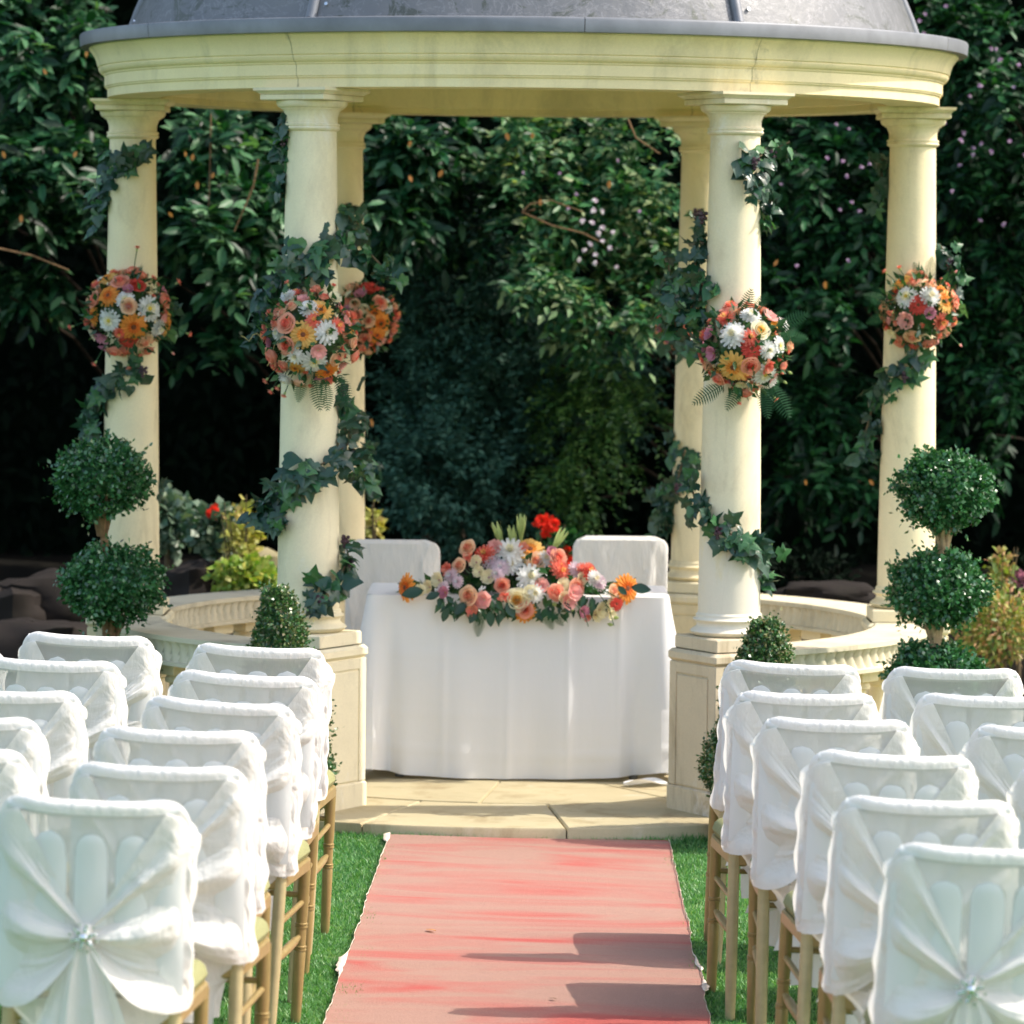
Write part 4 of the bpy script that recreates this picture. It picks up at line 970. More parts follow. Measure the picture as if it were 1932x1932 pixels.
b, r = flower_ball('FR', 'coral, peach and white flower ball on the right front column', 1405, 657, 88, -.14,
 MIX + ['mum_coral', 'spray_coral'], [('mum_white', -.33, -.33, 1.15), ('gerbera_yellow', -.32, .45, 1.15), ('rose_cream', .32, -.45, 1.0), ('gerbera_red', .12, -.02, .95), ('rose_coral', .10, .40, 1.0), ('mum_coral', -.50, -.72, 1.2), ('daisy_white', .48, .62, 1.1), ('mum_coral', .08, -.28, 1.1), ('cup_mauve', -.80, .12, 1.0), ('cup_mauve', -.85, -.35, 1.0), ('mum_white', .52, .02, .8), ('spray_coral', .5, .40, 1.6), ('mum_white', .1, -.80, .9), ('cup_pink', .55, -.75, 1.1), ('daisy_white', .85, -.08, .8)], 46,
 [(-.1, 1.12, 'spray_salmon'), (.65, 1.05, 'spray_salmon'), (.95, .5, 'bud_green'), (.85, .7, 'bud_green'), (.25, .9, 'bud_green')])
ferns(b, r, [(-.05, -.7, 75, .10), (.2, -.8, 60, .08), (.7, -.45, 30, .12), (.75, -.3, -5, .10), (-.5, .8, -150, .12), (-.1, .8, -120, .10), (.6, .8, -60, .13), (.4, .85, -80, .11)])
b, r = flower_ball('SR', 'pink, coral and cream flower ball on the far right column', 1733, 586, 74, -.13,
 MIX + ['rose_coral', 'cup_pink'], [('daisy_white', -.45, -.42, .95), ('mum_white', .25, -.42, 1.0), ('gerbera_yellow', .72, -.30, 1.0), ('gerbera_red', -.10, -.18, .95), ('rose_peach', .25, -.78, .8), ('cup_mauve', .22, .05, .9), ('gerbera_orange', .62, -.55, .9), ('rose_coral', .28, .92, 1.0), ('mum_coral', .58, .30, 1.2), ('cup_pink', -.42, .25, 1.2), ('rose_peach', -.22, .72, 1.0)], 40,
 [(-.85, -.95, 'spray_salmon'), (.9, -.98, 'bud_pink'), (1.05, .85, 'bud_pink'), (-.5, -1.05, 'spray_salmon')])
ferns(b, r, [(.2, -.8, 80, .09), (0, -.8, 110, .07), (-.8, -.2, 160, .10), (-.8, .1, 200, .09)])
b, r = flower_ball('BR', 'orange flower ball on the rear right column, mostly hidden by ivy', 1290, 612, 54, -.12,
 ['rose_coral', 'gerbera_orange', 'rose_peach', 'gerbera_yellow', 'spray_salmon', 'cup_mauve'], [], 26)
gl = [o for o in bpy.data.objects if o.name.startswith('flower_ball')]
# ivy over the rear right ball
for k in range(34):
    c = at(random.uniform(1250, 1330), random.uniform(545, 660), CPOS['BR'][1] - .22)
    root = [o for o in bpy.data.objects if o.get('label', '').startswith('ivy garland hanging')][0]
    o = link('ivy_leaf', IVY[random.randrange(3)][random.randrange(3)], root, loc=c - root.location); orient(o, (random.gauss(0, .6), random.gauss(0, .3), -.6 + random.gauss(0, .5)), (random.gauss(0, .4), -1, random.gauss(.3, .3)), random.uniform(.045, .085))

# table arrangement
def table_flowers():
    root = thing('table_arrangement', 'long low arrangement of orange, white and pink flowers on the table', 'flowers', (TX, TY - .18, .776))
    P = []; D = []; n = 640
    x = rng.normal(0, .20, n).clip(-.42, .42); env = .16 * np.exp(-(x / .19) ** 2) + .035
    z = rng.uniform(-.03, 1, n) * env * .8; y = rng.normal(0, .05, n) + .01
    P = np.stack([x, y, z], 1); d = norm(np.stack([x * 2.5 + rng.normal(0, .5, n), -.5 + rng.normal(0, .5, n), rng.normal(.1, .6, n)], 1))
    V1, F1 = leaves_np(P, d, norm(sph(n) + np.array([0, -.5, .6])), rng.uniform(.035, .07, n))
    # drooping greenery over the front edge
    n2 = 165; x2 = rng.uniform(-.30, .36, n2); P2 = np.stack([x2, rng.normal(-.14, .01, n2), rng.uniform(-.075, .01, n2) * (1 - (np.abs(x2) / .5) ** 2)], 1)
    V2, F2 = leaves_np(P2, norm(np.stack([rng.normal(0, .6, n2), -.35 + 0 * x2, -.8 + rng.normal(0, .4, n2)], 1)), norm(np.stack([rng.normal(0, .4, n2), -1 + 0 * x2, .4 + 0 * x2], 1)), rng.uniform(.03, .06, n2))
    V, F = join([(V1, F1), (V2, F2)]); o = link('foliage', npmesh('foliage', V, F, M['filler']), root); o['kind'] = 'stuff'
    zy = root.location
    L = [('gerbera_orange', 767, 1109, 1.15, (-.9, -.6, .1)), ('cup_cream', 794, 1115, .9, (-.3, -1, .3)), ('cup_cream', 830, 1095, 1.1, None), ('cup_cream', 812, 1108, 1, None), ('mum_lilac', 852, 1086, 1, None), ('mum_lilac', 838, 1110, .9, None), ('cup_mauve', 841, 1118, .9, None), ('mum_lilac', 865, 1098, .8, None),
         ('cup_cream', 900, 1062, 1.0, None), ('spray_coral', 846, 1075, 1.5, None), ('rose_peach', 868, 1068, .9, None), ('spray_salmon', 885, 1052, 1.5, None), ('gerbera_red', 910, 1046, .85, None), ('mum_coral', 916, 1046, 1.25, None), ('rose_peach', 884, 1035, 1.0, None), ('cup_pink', 935, 1036, 1.1, None), ('mum_lilac', 925, 1060, 1.0, None),
         ('mum_white', 963, 1042, 1.35, None), ('daisy_white', 962, 1060, 1.2, None), ('mum_white', 1000, 1090, 1.25, None), ('mum_lilac', 945, 1072, 1.1, None), ('mum_lilac', 938, 1084, 1.0, None), ('gerbera_yellow', 1000, 1038, 1.15, (0.1, -.8, .7)), ('rose_peach', 1010, 1061, 1.15, None), ('spray_salmon', 985, 1035, 1.4, None),
         ('mum_white', 1028, 1055, .8, None), ('mum_coral', 1053, 1072, 1.3, None), ('mum_coral', 1058, 1078, 1.2, None), ('rose_coral', 1052, 1052, 1.0, None), ('cup_mauve', 1040, 1044, .9, None), ('mum_lilac', 1085, 1075, 1.0, None), ('mum_coral', 1098, 1075, .9, None), ('gerbera_red', 1115, 1083, .9, (.6, -.7, .4)), ('mum_coral', 1110, 1076, 1.0, None),
         ('cup_cream', 923, 1090, 1.1, None), ('cup_cream', 905, 1080, .9, None), ('rose_coral', 948, 1105, .9, None), ('spray_coral', 950, 1100, 1.4, None), ('spray_coral', 952, 1126, 1.4, None), ('rose_peach', 886, 1124, 1.15, None), ('cup_pink', 915, 1132, 1.2, None), ('spray_salmon', 893, 1150, 1.6, None), ('cup_pink', 897, 1140, .9, None), ('bud_green', 890, 1146, 1, None),
         ('rose_cream', 975, 1132, 1.3, None), ('cup_cream', 1000, 1118, 1.1, None), ('gerbera_orange', 990, 1153, .9, None), ('rose_coral', 990, 1150, 1.0, None), ('mum_white', 1008, 1120, .9, None), ('cup_pink', 1020, 1105, 1.0, None), ('rose_coral', 1048, 1118, 1.0, None), ('spray_salmon', 1040, 1118, 1.5, None), ('cup_cream', 1060, 1105, 1.1, None), ('cup_cream', 1062, 1128, 1, None),
         ('cup_pink', 1080, 1118, 1.1, None), ('rose_coral', 1086, 1108, 1.0, None), ('cup_pink', 1070, 1135, 1.1, None), ('bud_green', 1045, 1140, 1.3, None), ('bud_green', 1078, 1150, 1.1, None), ('cup_cream', 1095, 1092, .9, None), ('mum_lilac', 1130, 1100, 1.0, None), ('mum_white', 1120, 1092, .8, None), ('cup_mauve', 1098, 1154, .9, None), ('bud_pink', 1105, 1170, 1.2, None), ('spray_salmon', 1108, 1164, .8, None),
         ('cup_cream', 1130, 1150, 1.2, None), ('cup_cream', 1122, 1160, 1, None), ('cup_cream', 1148, 1140, 1.0, None), ('cup_cream', 1150, 1158, .9, None), ('gerbera_red', 1163, 1139, .7, (.4, -.9, 0)), ('bud_green', 1160, 1165, 1.2, None), ('bud_green', 1150, 1178, 1.1, None), ('rose_peach', 1155, 1115, .8, None), ('gerbera_orange', 1182, 1110, 1.2, (.6, -.8, .1)), ('spray_salmon', 1162, 1108, 1.0, None)]
    for kind, px, py, s, d in L:
        ty = -.085 - .15 * (py - 1030) / 120 + random.uniform(-.015, .015)
        if py > 1110: ty = -.215
        p = at(px, py, TY - .18 + ty + .05); q = p - zy
        dd = d or (q.x * 2.2, -.75, q.z * 2.0 + .10)
        place_flower(kind, root, q, dd, s * .98)
    for px, py, dx, dz in ((950, 1022, -.35, 1), (983, 1010, 0, 1), (1040, 1030, .45, .8), (972, 1030, -.15, .9)):
        q = at(px, py + 12, TY - .18) - zy; place_flower('lily', root, q, (dx, -.25, dz), 1.7)
    for px, py, ang, s in ((925, 1165, -88, .055 * 1.2), (955, 1150, -60, .07), (900, 1165, -120, .06), (880, 1150, -135, .07), (845, 1160, -110, .06), (1065, 1150, -60, .05), (800, 1128, 190, .09), (830, 1133, 200, .06), (1190, 1122, -5, .08), (1165, 1120, -40, .05)):
        q = at(px, py - 14, TY - .36) - zy; o = link('leaf', OBL, root, loc=q); orient(o, (math.cos(R(ang)), -.2, math.sin(R(ang))), (0, -1, .3), s)
    for px, py, ang, s in ((905, 1160, -95, .085), (1025, 1150, -62, .085), (1040, 1155, -45, .07), (915, 1150, -115, .07)):
        q = at(px, py, TY - .365) - zy; fern(root, q, (math.cos(R(ang)), -.1, math.sin(R(ang))), s)
    mm = MB()
    for x0, z0, x1, z1 in ((1085, 1140, 1110, 1182), (1130, 1120, 1158, 1180), (1100, 1105, 1170, 1130)):
        a = at(x0, z0, TY - .35) - zy; b_ = at(x1, z1, TY - .37) - zy; mm.tube([a, a.lerp(b_, .5) + Vector((.01, -.01, .008)), b_], .0018, 5)
    mm.build('flower_stem', M['fern'], root)
table_flowers()

# ------------------------------------------------------------------ topiary
def sprigs(n, centre_fn, size, per=7):
    """little twigs of leaves whose feet and directions come from centre_fn(n) -> points, outward directions"""
    P, D = centre_fn(n); D = norm(D + .45 * sph(n)); L = rng.uniform(.4, 1.3, n) * size * 2.2 * np.where(rng.random(n) < .05, 1.9, 1)
    out = []
    for k in range(per):
        t = (k + .5) / per; b = P + D * (L * t)[:, None]; ld = norm(D * .7 + sph(n) * .9); nn = norm(D + .8 * sph(n))
        out.append(leaves_np(b, ld, nn, rng.uniform(.8, 1.25, n) * size, BOX_V, BOX_F))
    return join(out)
def lump(c, D, s, k=3.0, amp=.12):
    return np.array([1 + amp * noise.noise(Vector(((c[0] + d[0]) * k, (c[1] + d[1]) * k, (c[2] + d[2]) * k + s))) * 2 for d in D])
def ball_tree(label, balls, x, y, bark, seed):
    root = thing('ball_topiary', label, 'topiary', (x, y, land_h(x, y)), 0, 'ball topiaries beside the pavilion'); zb = land_h(x, y)
    for px, py, rx, rz_ in balls:
        c = at(px, py, y) - Vector((x, y, zb)); s = (y - CAM.y) / FPX; r = rx * s * .95; r2 = rz_ * s * .94; cc = np.array(c)
        def fn(n):
            D = sph(n); q = lump(cc, D, seed, 2.6, .16) * rng.uniform(.80, .97, n); return cc + D * q[:, None] * np.array([r, r, r2]), D
        V, F = sprigs(1150, fn, .0205)
        o = link('foliage', npmesh('foliage', V, F, M['box_leaf']), root); o['kind'] = 'stuff'
        m = MB(); m.lathe([(r * .72 * math.sin(PI * (i + .5) / 10), c.z - r2 * .72 * math.cos(PI * (i + .5) / 10)) for i in range(10)], 16, c=(c.x, c.y, 0)); m.build('inner_foliage', M['box_leaf'], root)
    bx = [at(b[0], b[1], y).x - x for b in balls]; bz = [at(b[0], b[1], y).z - zb for b in balls]
    m = MB(); random.seed(seed)
    m.tube([(0, 0, 0), (.01, 0, .25), (bx[-1], 0, bz[-1]), (bx[0] * .5 + bx[-1] * .5, 0, (bz[0] + bz[-1]) / 2), (bx[0], 0, bz[0])], [.03, .026, .022, .018, .01], 10)
    for i in range(len(balls)):
        zc = bz[i] - balls[i][3] * (y - CAM.y) / FPX
        for k in range(7):
            a = random.uniform(0, 2 * PI); sp_ = random.uniform(.05, .12)
            m.tube([(bx[i] + .01 * math.cos(a), .01 * math.sin(a), zc - .09), (bx[i] + sp_ * .4 * math.cos(a), sp_ * .4 * math.sin(a), zc + .0), (bx[i] + sp_ * math.cos(a), sp_ * math.sin(a), zc + .10)], [.011, .008, .003], 7)
    m.build('trunk', bark, root)
    pt = MB(); pt.lathe([(.10, 0), (.15, .20), (.16, .20), (.16, .235), (.145, .235), (.14, .2)], 24); pt.build('pot', M['stone_rail'], root)
lt = at(202, 1100, -.95); rt_ = at(1772, 1100, -1.35)
ball_tree('ball topiary in front of the far left column, dark clipped leaves', [(193, 902, 78, 64), (211, 1102, 86, 66), (205, 1262, 60, 40)], lt.x, -.95, M['bark'], 5)
ball_tree('three ball topiary with pale stem in front of the far right column', [(1782, 926, 81, 64), (1768, 1110, 82, 62), (1762, 1272, 78, 48)], rt_.x, -1.35, M['bark_pale'], 9)
def cone_bush(label, ax, ay, bx_, by_, hw, y, seed):
    a = at(ax, ay, y); b = at(bx_, by_, y); zb = land_h(b.x, y); s = (y - CAM.y) / FPX; H = a.z - .12; Rr = hw * s
    root = thing('cone_topiary', label, 'topiary', (b.x, y, zb), 0, 'cone topiaries by the front pedestals')
    def rad(t, an): return Rr * (np.power(np.clip(1 - t, 0, 1), .62) * (0.93 + .10 * np.sin(2 * PI * (t * 2.6) + an)) ) * (0.55 + .45 * np.clip(t / .22, 0, 1))
    def fn(n):
        t = rng.uniform(0, 1, n) ** 1.15; an = rng.uniform(0, 2 * PI, n); rr = rad(t, an) * rng.uniform(.88, 1.0, n) + .01
        P = np.stack([rr * np.cos(an) + (a.x - b.x) * t, rr * np.sin(an), .10 + H * t], 1); D = np.stack([np.cos(an), np.sin(an), .5 + t], 1); return P, norm(D)
    V, F = sprigs(3400, fn, .0145, 6); o = link('foliage', npmesh('foliage', V, F, M['cone_leaf']), root); o['kind'] = 'stuff'
    m = MB(); m.grid(lambda u, v: (.80 * float(rad(v * .98, 2 * PI * u)) * math.cos(2 * PI * u) + (a.x - b.x) * v, .80 * float(rad(v * .98, 2 * PI * u)) * math.sin(2 * PI * u), .11 + H * .95 * v), 18, 14, closed=True); m.build('inner_foliage', M['box_leaf'], root)
    m = MB(); m.tube([(0, 0, 0), (0, 0, .3)], .014, 8); m.build('trunk', M['bark'], root)
    pt = MB(); pt.lathe([(.07, 0), (.105, .11), (.115, .11), (.115, .13), (.10, .13)], 20); pt.build('pot', M['gold_pale'], root)
cone_bush('small cone topiary in front of the left pedestal, bronze tinted leaf tips', 524, 1110, 540, 1500, 105, -1.90, 3)
cone_bush('small cone topiary beside the right pedestal, behind the right aisle chairs', 1446, 1168, 1420, 1500, 112, -1.90, 6)

# ------------------------------------------------------------------ planting and trees behind
def rock(label, px, py, y, sx, sy, sz, seed, c, rz=0):
    p = at(px, py, y); m = MB(); n = 14
    def fn(u, v):
        th = 2 * PI * u; ph = PI * (v * .98 + .01); d = Vector((math.sin(ph) * math.cos(th), math.sin(ph) * math.sin(th), math.cos(ph)))
        k = 1 / max(abs(d.x), abs(d.y), abs(d.z)) ** .55; q = d * k * .9; w = 1 + .28 * noise.noise(d * 1.6 + Vector((seed, 0, 0))) + .10 * noise.noise(d * 5 + Vector((seed, 0, 0))); q *= w
        return (q.x * sx, q.y * sy, q.z * sz)
    m.grid(fn, 26, n, closed=True)
    o = m.build('rock', M[c], loc=p, rot=(0, 0, rz)); tag(o, label, 'rock', 'rockery stones behind the pavilion'); return o
M['rock_dark'] = stone('dark_rock', (0.016, 0.012, 0.010), (0.02, 0.018, 0.012), .6)
M['rock_pale'] = stone('mossy_rock', (0.26, 0.23, 0.13), (0.10, 0.09, 0.04), .6)
rock('dark leaning rock at the left edge behind the ball topiary', 105, 1150, 2.6, .33, .2, .18, 1, 'rock_dark', .3)
rock('flat topped dark rock at the extreme left edge', 5, 1165, 2.4, .2, .2, .16, 2, 'rock_dark')
rock('dark rock low on the left below the leaning one', 60, 1225, 2.0, .34, .2, .14, 6, 'rock_dark')
rock('brown pointed rock between the left columns', 370, 1110, 2.3, .17, .14, .13, 3, 'rock_dark', .8)
rock('pale square rock under the yellow plants left of the front column', 470, 1085, 2.75, .22, .16, .13, 4, 'rock_pale')
rock('flat dark rock lying behind the right balustrade', 1560, 1120, 2.7, .25, .16, .06, 8, 'rock_dark')
def bush(name, label, cat, px, py, y, rx, ry, n, size, mat, tmpl='leaf', shell=.5, group=None, stems=0, flowers=()):
    c = at(px, py, y); s = (y - CAM.y) / FPX; zg = land_h(c.x, y); root = thing(name, label, cat, (c.x, y, zg), 0, group); cc = np.array((0, 0, c.z - zg))
    D = sph(n); P = cc + D * (rng.uniform(shell, 1, (n, 1)) * lump(cc, D, px, 2.3, .25)[:, None]) * np.array([rx * s, min(rx, ry) * s, ry * s])
    TV, TF = (LEAF_V, LEAF_F) if tmpl == 'leaf' else (BOX_V * np.array([1.35, 1, 1]), BOX_F)
    V, F = leaves_np(P, norm(D + .8 * sph(n)), norm(D * .5 + sph(n) * .7 + np.array([.2, -.4, .6])), rng.uniform(.6, 1.2, n) * size, TV, TF)
    o = link('foliage', npmesh('foliage', V, F, M[mat]), root); o['kind'] = 'stuff'
    m = MB(); m.tube([(0, 0, -.05), (0, 0, max(.05, c.z - zg))], .012, 6)
    for k in range(stems):
        a = random.uniform(-1, 1); m.tube([(0, 0, 0), (a * rx * s * .6, -.05, (c.z - zg) * .8), (a * rx * s, -.08, (c.z - zg) + ry * s * random.uniform(.7, 1.3))], [.005, .004, .002], 5)
    m.build('stem', M['stem'], root)
    for kind, fx, fy, fs_ in flowers: q = at(fx, fy, y - rx * s * .8 * .8); place_flower(kind, root, q - root.location, (0, -1, .3), fs_)
    return root
M['variegated'] = leafmat('variegated_leaf', [(0.10, 0.17, 0.11), (0.05, 0.12, 0.06), (0.30, 0.36, 0.26)], .5, .2)
M['lime'] = leafmat('lime_leaf', [(0.10, 0.26, 0.03), (0.30, 0.40, 0.06), (0.50, 0.46, 0.12)], .5, .3)
M['yellowtwig'] = leafmat('yellow_leaf', [(0.45, 0.38, 0.08), (0.32, 0.36, 0.07), (0.55, 0.40, 0.16)], .5, .3)
M['autumn'] = leafmat('autumn_leaf', [(0.08, 0.17, 0.03), (0.22, 0.30, 0.06), (0.40, 0.36, 0.10), (0.60, 0.30, 0.18)], .5, .3)
M['shadeleaf'] = leafmat('shade_black_leaf', [(0.001, 0.004, 0.002), (0.003, 0.010, 0.004)], .85, .05, .08)  # near black: the deep shade behind the trees is put into the colour
M['medleaf'] = leafmat('medium_leaf', [(0.003, 0.022, 0.008), (0.007, 0.045, 0.015), (0.04, 0.16, 0.05)], .45, .25, .3)  # near-black and bright tones hold shade and highlights in the leaf colour
bush('geranium_plant', 'variegated geranium with red flowers between the left columns', 'plant', 405, 1000, 2.5, 52, 46, 900, .05, 'variegated', 'box', .4, None, 0, [('geranium', 404, 968, .9), ('geranium', 456, 975, .75)])
bush('geranium_plant', 'grey leaved plant right beside the far left column', 'plant', 315, 985, 2.7, 42, 55, 700, .05, 'variegated', 'box', .4)
bush('garden_shrub', 'low lime green plant behind the left balustrade', 'plant', 465, 1088, 2.1, 66, 36, 1300, .035, 'lime', 'box', .2)
bush('garden_shrub', 'tall yellow leaved twiggy plant left of the front column', 'plant', 460, 1020, 2.3, 42, 72, 420, .04, 'yellowtwig', 'box', .2, None, 5)
bush('garden_shrub', 'thin yellow leaved twig just left of the left table chair', 'plant', 706, 985, 2.2, 16, 38, 60, .04, 'yellowtwig', 'box', .2, None, 3)
bush('geranium_plant', 'red geranium behind the flower arrangement', 'plant', 1055, 1045, 2.3, 42, 45, 420, .055, 'medleaf', 'box', .3, None, 4,
     [('geranium', 1022, 985, 1.0), ('geranium', 1045, 992, .95), ('geranium', 1030, 1005, .7), ('geranium', 1070, 1040, .7), ('geranium', 1078, 1062, .8), ('geranium', 1092, 1030, .4), ('geranium', 1064, 1058, .6)])
bush('autumn_shrub', 'orange and yellow green shrub at the right edge behind the ball topiary', 'shrub', 1885, 1180, 1.3, 98, 84, 2300, .035, 'autumn', 'leaf', .3, None, 4)
bush('autumn_shrub', 'pale orange spire plant above the right edge shrub', 'shrub', 1890, 1078, 1.5, 26, 46, 200, .035, 'autumn', 'box', .2, None, 3)
bush('garden_shrub', 'dark low plant behind the right balustrade', 'plant', 1500, 1085, 3.0, 110, 50, 1200, .05, 'shadeleaf', 'leaf', .3)
bush('garden_shrub', 'dim plant with magenta flowers at the right edge', 'plant', 1925, 1090, 2.2, 50, 50, 400, .05, 'shadeleaf', 'leaf', .3, None, 0, [('cup_mauve', 1898, 1088, 1.4), ('cup_mauve', 1915, 1090, 1.4), ('cup_mauve', 1928, 1096, 1.4)])
# trees
M['laurel'] = leafmat('laurel_leaf', [(0.003, 0.022, 0.008), (0.006, 0.038, 0.014), (0.015, 0.085, 0.030), (0.13, 0.28, 0.13)], .42, .3, .30)  # shade and highlights put into the tones: mostly near black, some pale
M['yellowing'] = leafmat('yellowing_leaf', [(0.60, 0.27, 0.03), (0.50, 0.20, 0.08)], .5, .3)
M['olive'] = leafmat('olive_leaf', [(0.007, 0.045, 0.016), (0.018, 0.09, 0.03), (0.06, 0.19, 0.06), (0.30, 0.36, 0.17)], .42, .3, .3)  # dark tones carry shade, the pale last one highlights, as leaf colour
M['cypress'] = leafmat('cypress_leaf', [(0.012, 0.055, 0.036), (0.028, 0.095, 0.065), (0.065, 0.15, 0.105)], .6, .1, .3)
M['yew'] = leafmat('yew_leaf', [(0.012, 0.05, 0.012), (0.04, 0.12, 0.02), (0.12, 0.22, 0.045)], .5, .3)
def sprays(feet, dirs, per, leaf, length, droop=.35, TV=LEAF_V, TF=LEAF_F):
    """twigs with paired leaves; feet (n,3), dirs (n,3)"""
    n = len(feet); dirs = norm(dirs); side = norm(np.cross(dirs, np.array([0, 0, 1.0])) + 1e-4); out = []
    L = rng.uniform(.6, 1.2, n) * length; dr = np.array([0, 0, -1.0]); tilt = norm(np.array([0.3, -.45, .9]) + .45 * sph(n))
    for k in range(per):
        t = (k + 1) / per; P = feet + dirs * (L * t)[:, None] + dr * (L * droop * t * t)[:, None]
        for sgn in (-1, 1):
            if k == per - 1 and sgn < 0: continue
            d = norm(dirs * .7 + side * sgn * (.9 if k < per - 1 else 0) + dr * rng.uniform(-.25, .6, (n, 1)) + .45 * sph(n))
            out.append(leaves_np(P + .15 * leaf * sph(n), d, norm(tilt + .4 * sph(n)), rng.uniform(.65, 1.15, n) * leaf, TV, TF))
    return join(out)
def tree(name, label, x, y, blobs, per, leaf, length, mat, trunk_r=.045, big=0, droop=.35, group='trees behind the pavilion', extra=None):
    """blobs: (x, y, z, rx, ry, rz, sprays) in metres, world"""
    zg = land_h(x, y); root = thing(name, label, 'tree', (x, y, zg), 0, group); base = np.array((x, y, zg)); parts = []
    m = MB(); top = max(b[2] for b in blobs) - zg
    tr = [(0, 0, -.2), (.05, .02, top * .3), (-.04, .05, top * .6), (.02, 0, top)]
    m.tube(tr, [trunk_r, trunk_r * .8, trunk_r * .55, trunk_r * .25], 10)
    for bx_, by_, bz_, rx, ry, rz_, n in blobs:
        c = np.array((bx_, by_, bz_)) - base; n = int(n * 1.35); K = max(2, n // 7); DK = sph(K); ck = DK * rng.uniform(.3, 1, (K, 1)) * np.array([rx, ry, rz_]); ix = rng.integers(0, K, n); feet = c + ck[ix] + sph(n) * rng.uniform(.0, length * .42, (n, 1)); dirs = norm(DK[ix] * .7 + np.array([0, -.45, -.02]) + .75 * sph(n))
        parts.append(sprays(feet, dirs, per, leaf, length, droop, *((LAU_V, LAU_F) if name == 'laurel_tree' else (LEAF_V, LEAF_F))))
        z0 = max(.3, c[2] * .55); m.tube([(0, 0, z0), (c[0] * .5, c[1] * .5, (z0 + c[2]) / 2 + .1), tuple(c)], [trunk_r * .3, trunk_r * .2, .006], 7)
    V, F = join(parts); o = link('crown', npmesh('crown', V, F, mat), root); o['kind'] = 'stuff'
    m.build('trunk', M['bark_dark'], root); return root
def blobs_px(lst):
    out = []
    for px, py, y, rpx, rpy, ry, n in lst:
        p = at(px, py, y); s = (y - CAM.y) / FPX; out.append((p.x, y, p.z, rpx * s, ry, rpy * s, n))
    return out
LL = (M['laurel'])
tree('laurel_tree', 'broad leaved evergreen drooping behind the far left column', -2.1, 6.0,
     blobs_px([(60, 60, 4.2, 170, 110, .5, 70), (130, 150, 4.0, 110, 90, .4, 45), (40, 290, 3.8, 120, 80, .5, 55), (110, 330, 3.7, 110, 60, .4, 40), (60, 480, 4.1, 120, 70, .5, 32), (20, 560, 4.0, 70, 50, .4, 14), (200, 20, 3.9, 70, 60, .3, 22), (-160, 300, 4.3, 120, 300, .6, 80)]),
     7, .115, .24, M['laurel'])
tree('laurel_tree', 'broad leaved evergreen hanging between the two left columns', -1.13, 6.0,
     blobs_px([(380, 260, 3.6, 60, 50, .3, 26), (360, 340, 3.8, 70, 60, .3, 24), (440, 400, 3.7, 60, 80, .3, 26), (420, 470, 3.4, 55, 50, .25, 30), (480, 330, 4.3, 80, 110, .4, 34), (310, 520, 4.2, 60, 60, .3, 14), (470, 520, 4.0, 60, 60, .3, 16), (380, 620, 4.4, 90, 50, .3, 8)]),
     7, .115, .22, M['laurel'])
tree('laurel_tree', 'evergreen with broad leaves above the left half of the arch opening', -.5, 6.0,
     blobs_px([(760, 270, 4.0, 90, 60, .4, 50), (850, 300, 4.1, 90, 70, .4, 44), (790, 360, 3.7, 70, 50, .3, 36), (720, 330, 4.2, 60, 60, .3, 22), (880, 400, 4.3, 90, 60, .4, 22), (740, 420, 4.0, 50, 50, .3, 14)]),
     7, .105, .22, M['laurel'])
tree('flowering_tree', 'lighter leaved tree with pale lilac blooms filling the right of the arch', 1.1, 6.0,
     blobs_px([(1020, 260, 4.0, 80, 60, .4, 60), (1150, 260, 4.0, 110, 60, .4, 80), (1080, 350, 3.9, 110, 60, .4, 85), (1200, 360, 3.9, 90, 70, .4, 70), (1010, 420, 3.9, 70, 60, .3, 46), (1150, 460, 4.0, 130, 60, .4, 60), (1060, 520, 3.6, 90, 40, .3, 50), (1190, 560, 3.6, 80, 40, .3, 50), (960, 330, 4.1, 50, 90, .3, 30), (1240, 480, 3.9, 60, 110, .3, 40), (1120, 610, 3.9, 120, 50, .3, 26)]),
     5, .070, .20, M['olive'])
tree('cypress_tree', 'dark blue green conifer in the middle of the arch', -.35, 6.0,
     blobs_px([(850, 560, 4.4, 150, 140, .35, 620), (870, 760, 4.3, 150, 140, .35, 620), (880, 930, 4.2, 140, 120, .35, 480), (800, 900, 4.0, 90, 140, .3, 260), (960, 700, 4.5, 140, 150, .3, 420), (1100, 740, 4.9, 140, 160, .3, 300)]),
     6, .042, .17, M['cypress'], droop=-.35)
tree('yew_tree', 'feathery yellow green yew low at the right of the arch', 1.0, 6.0,
     blobs_px([(1150, 700, 4.2, 90, 50, .3, 60), (1090, 800, 4.0, 80, 70, .3, 90), (1190, 790, 4.1, 80, 70, .3, 60), (1080, 880, 3.9, 60, 60, .25, 60), (1130, 940, 4.0, 80, 40, .25, 30), (1060, 690, 4.3, 60, 60, .3, 30)]),
     8, .038, .20, M['yew'], droop=.5)
tree('laurel_tree', 'shaded tree behind the two right columns with a few pink blooms', 2.12, 6.0,
     blobs_px([(1520, 300, 4.2, 110, 70, .4, 70), (1600, 380, 4.3, 110, 90, .4, 60), (1520, 450, 4.4, 100, 60, .4, 36), (1500, 540, 3.8, 100, 30, .3, 34), (1580, 570, 3.9, 90, 40, .3, 30), (1500, 750, 4.4, 110, 60, .4, 40), (1580, 880, 4.5, 110, 70, .4, 40), (1480, 900, 4.6, 80, 60, .4, 24), (1560, 680, 4.6, 90, 50, .4, 20)]),
     6, .095, .22, M['medleaf'])
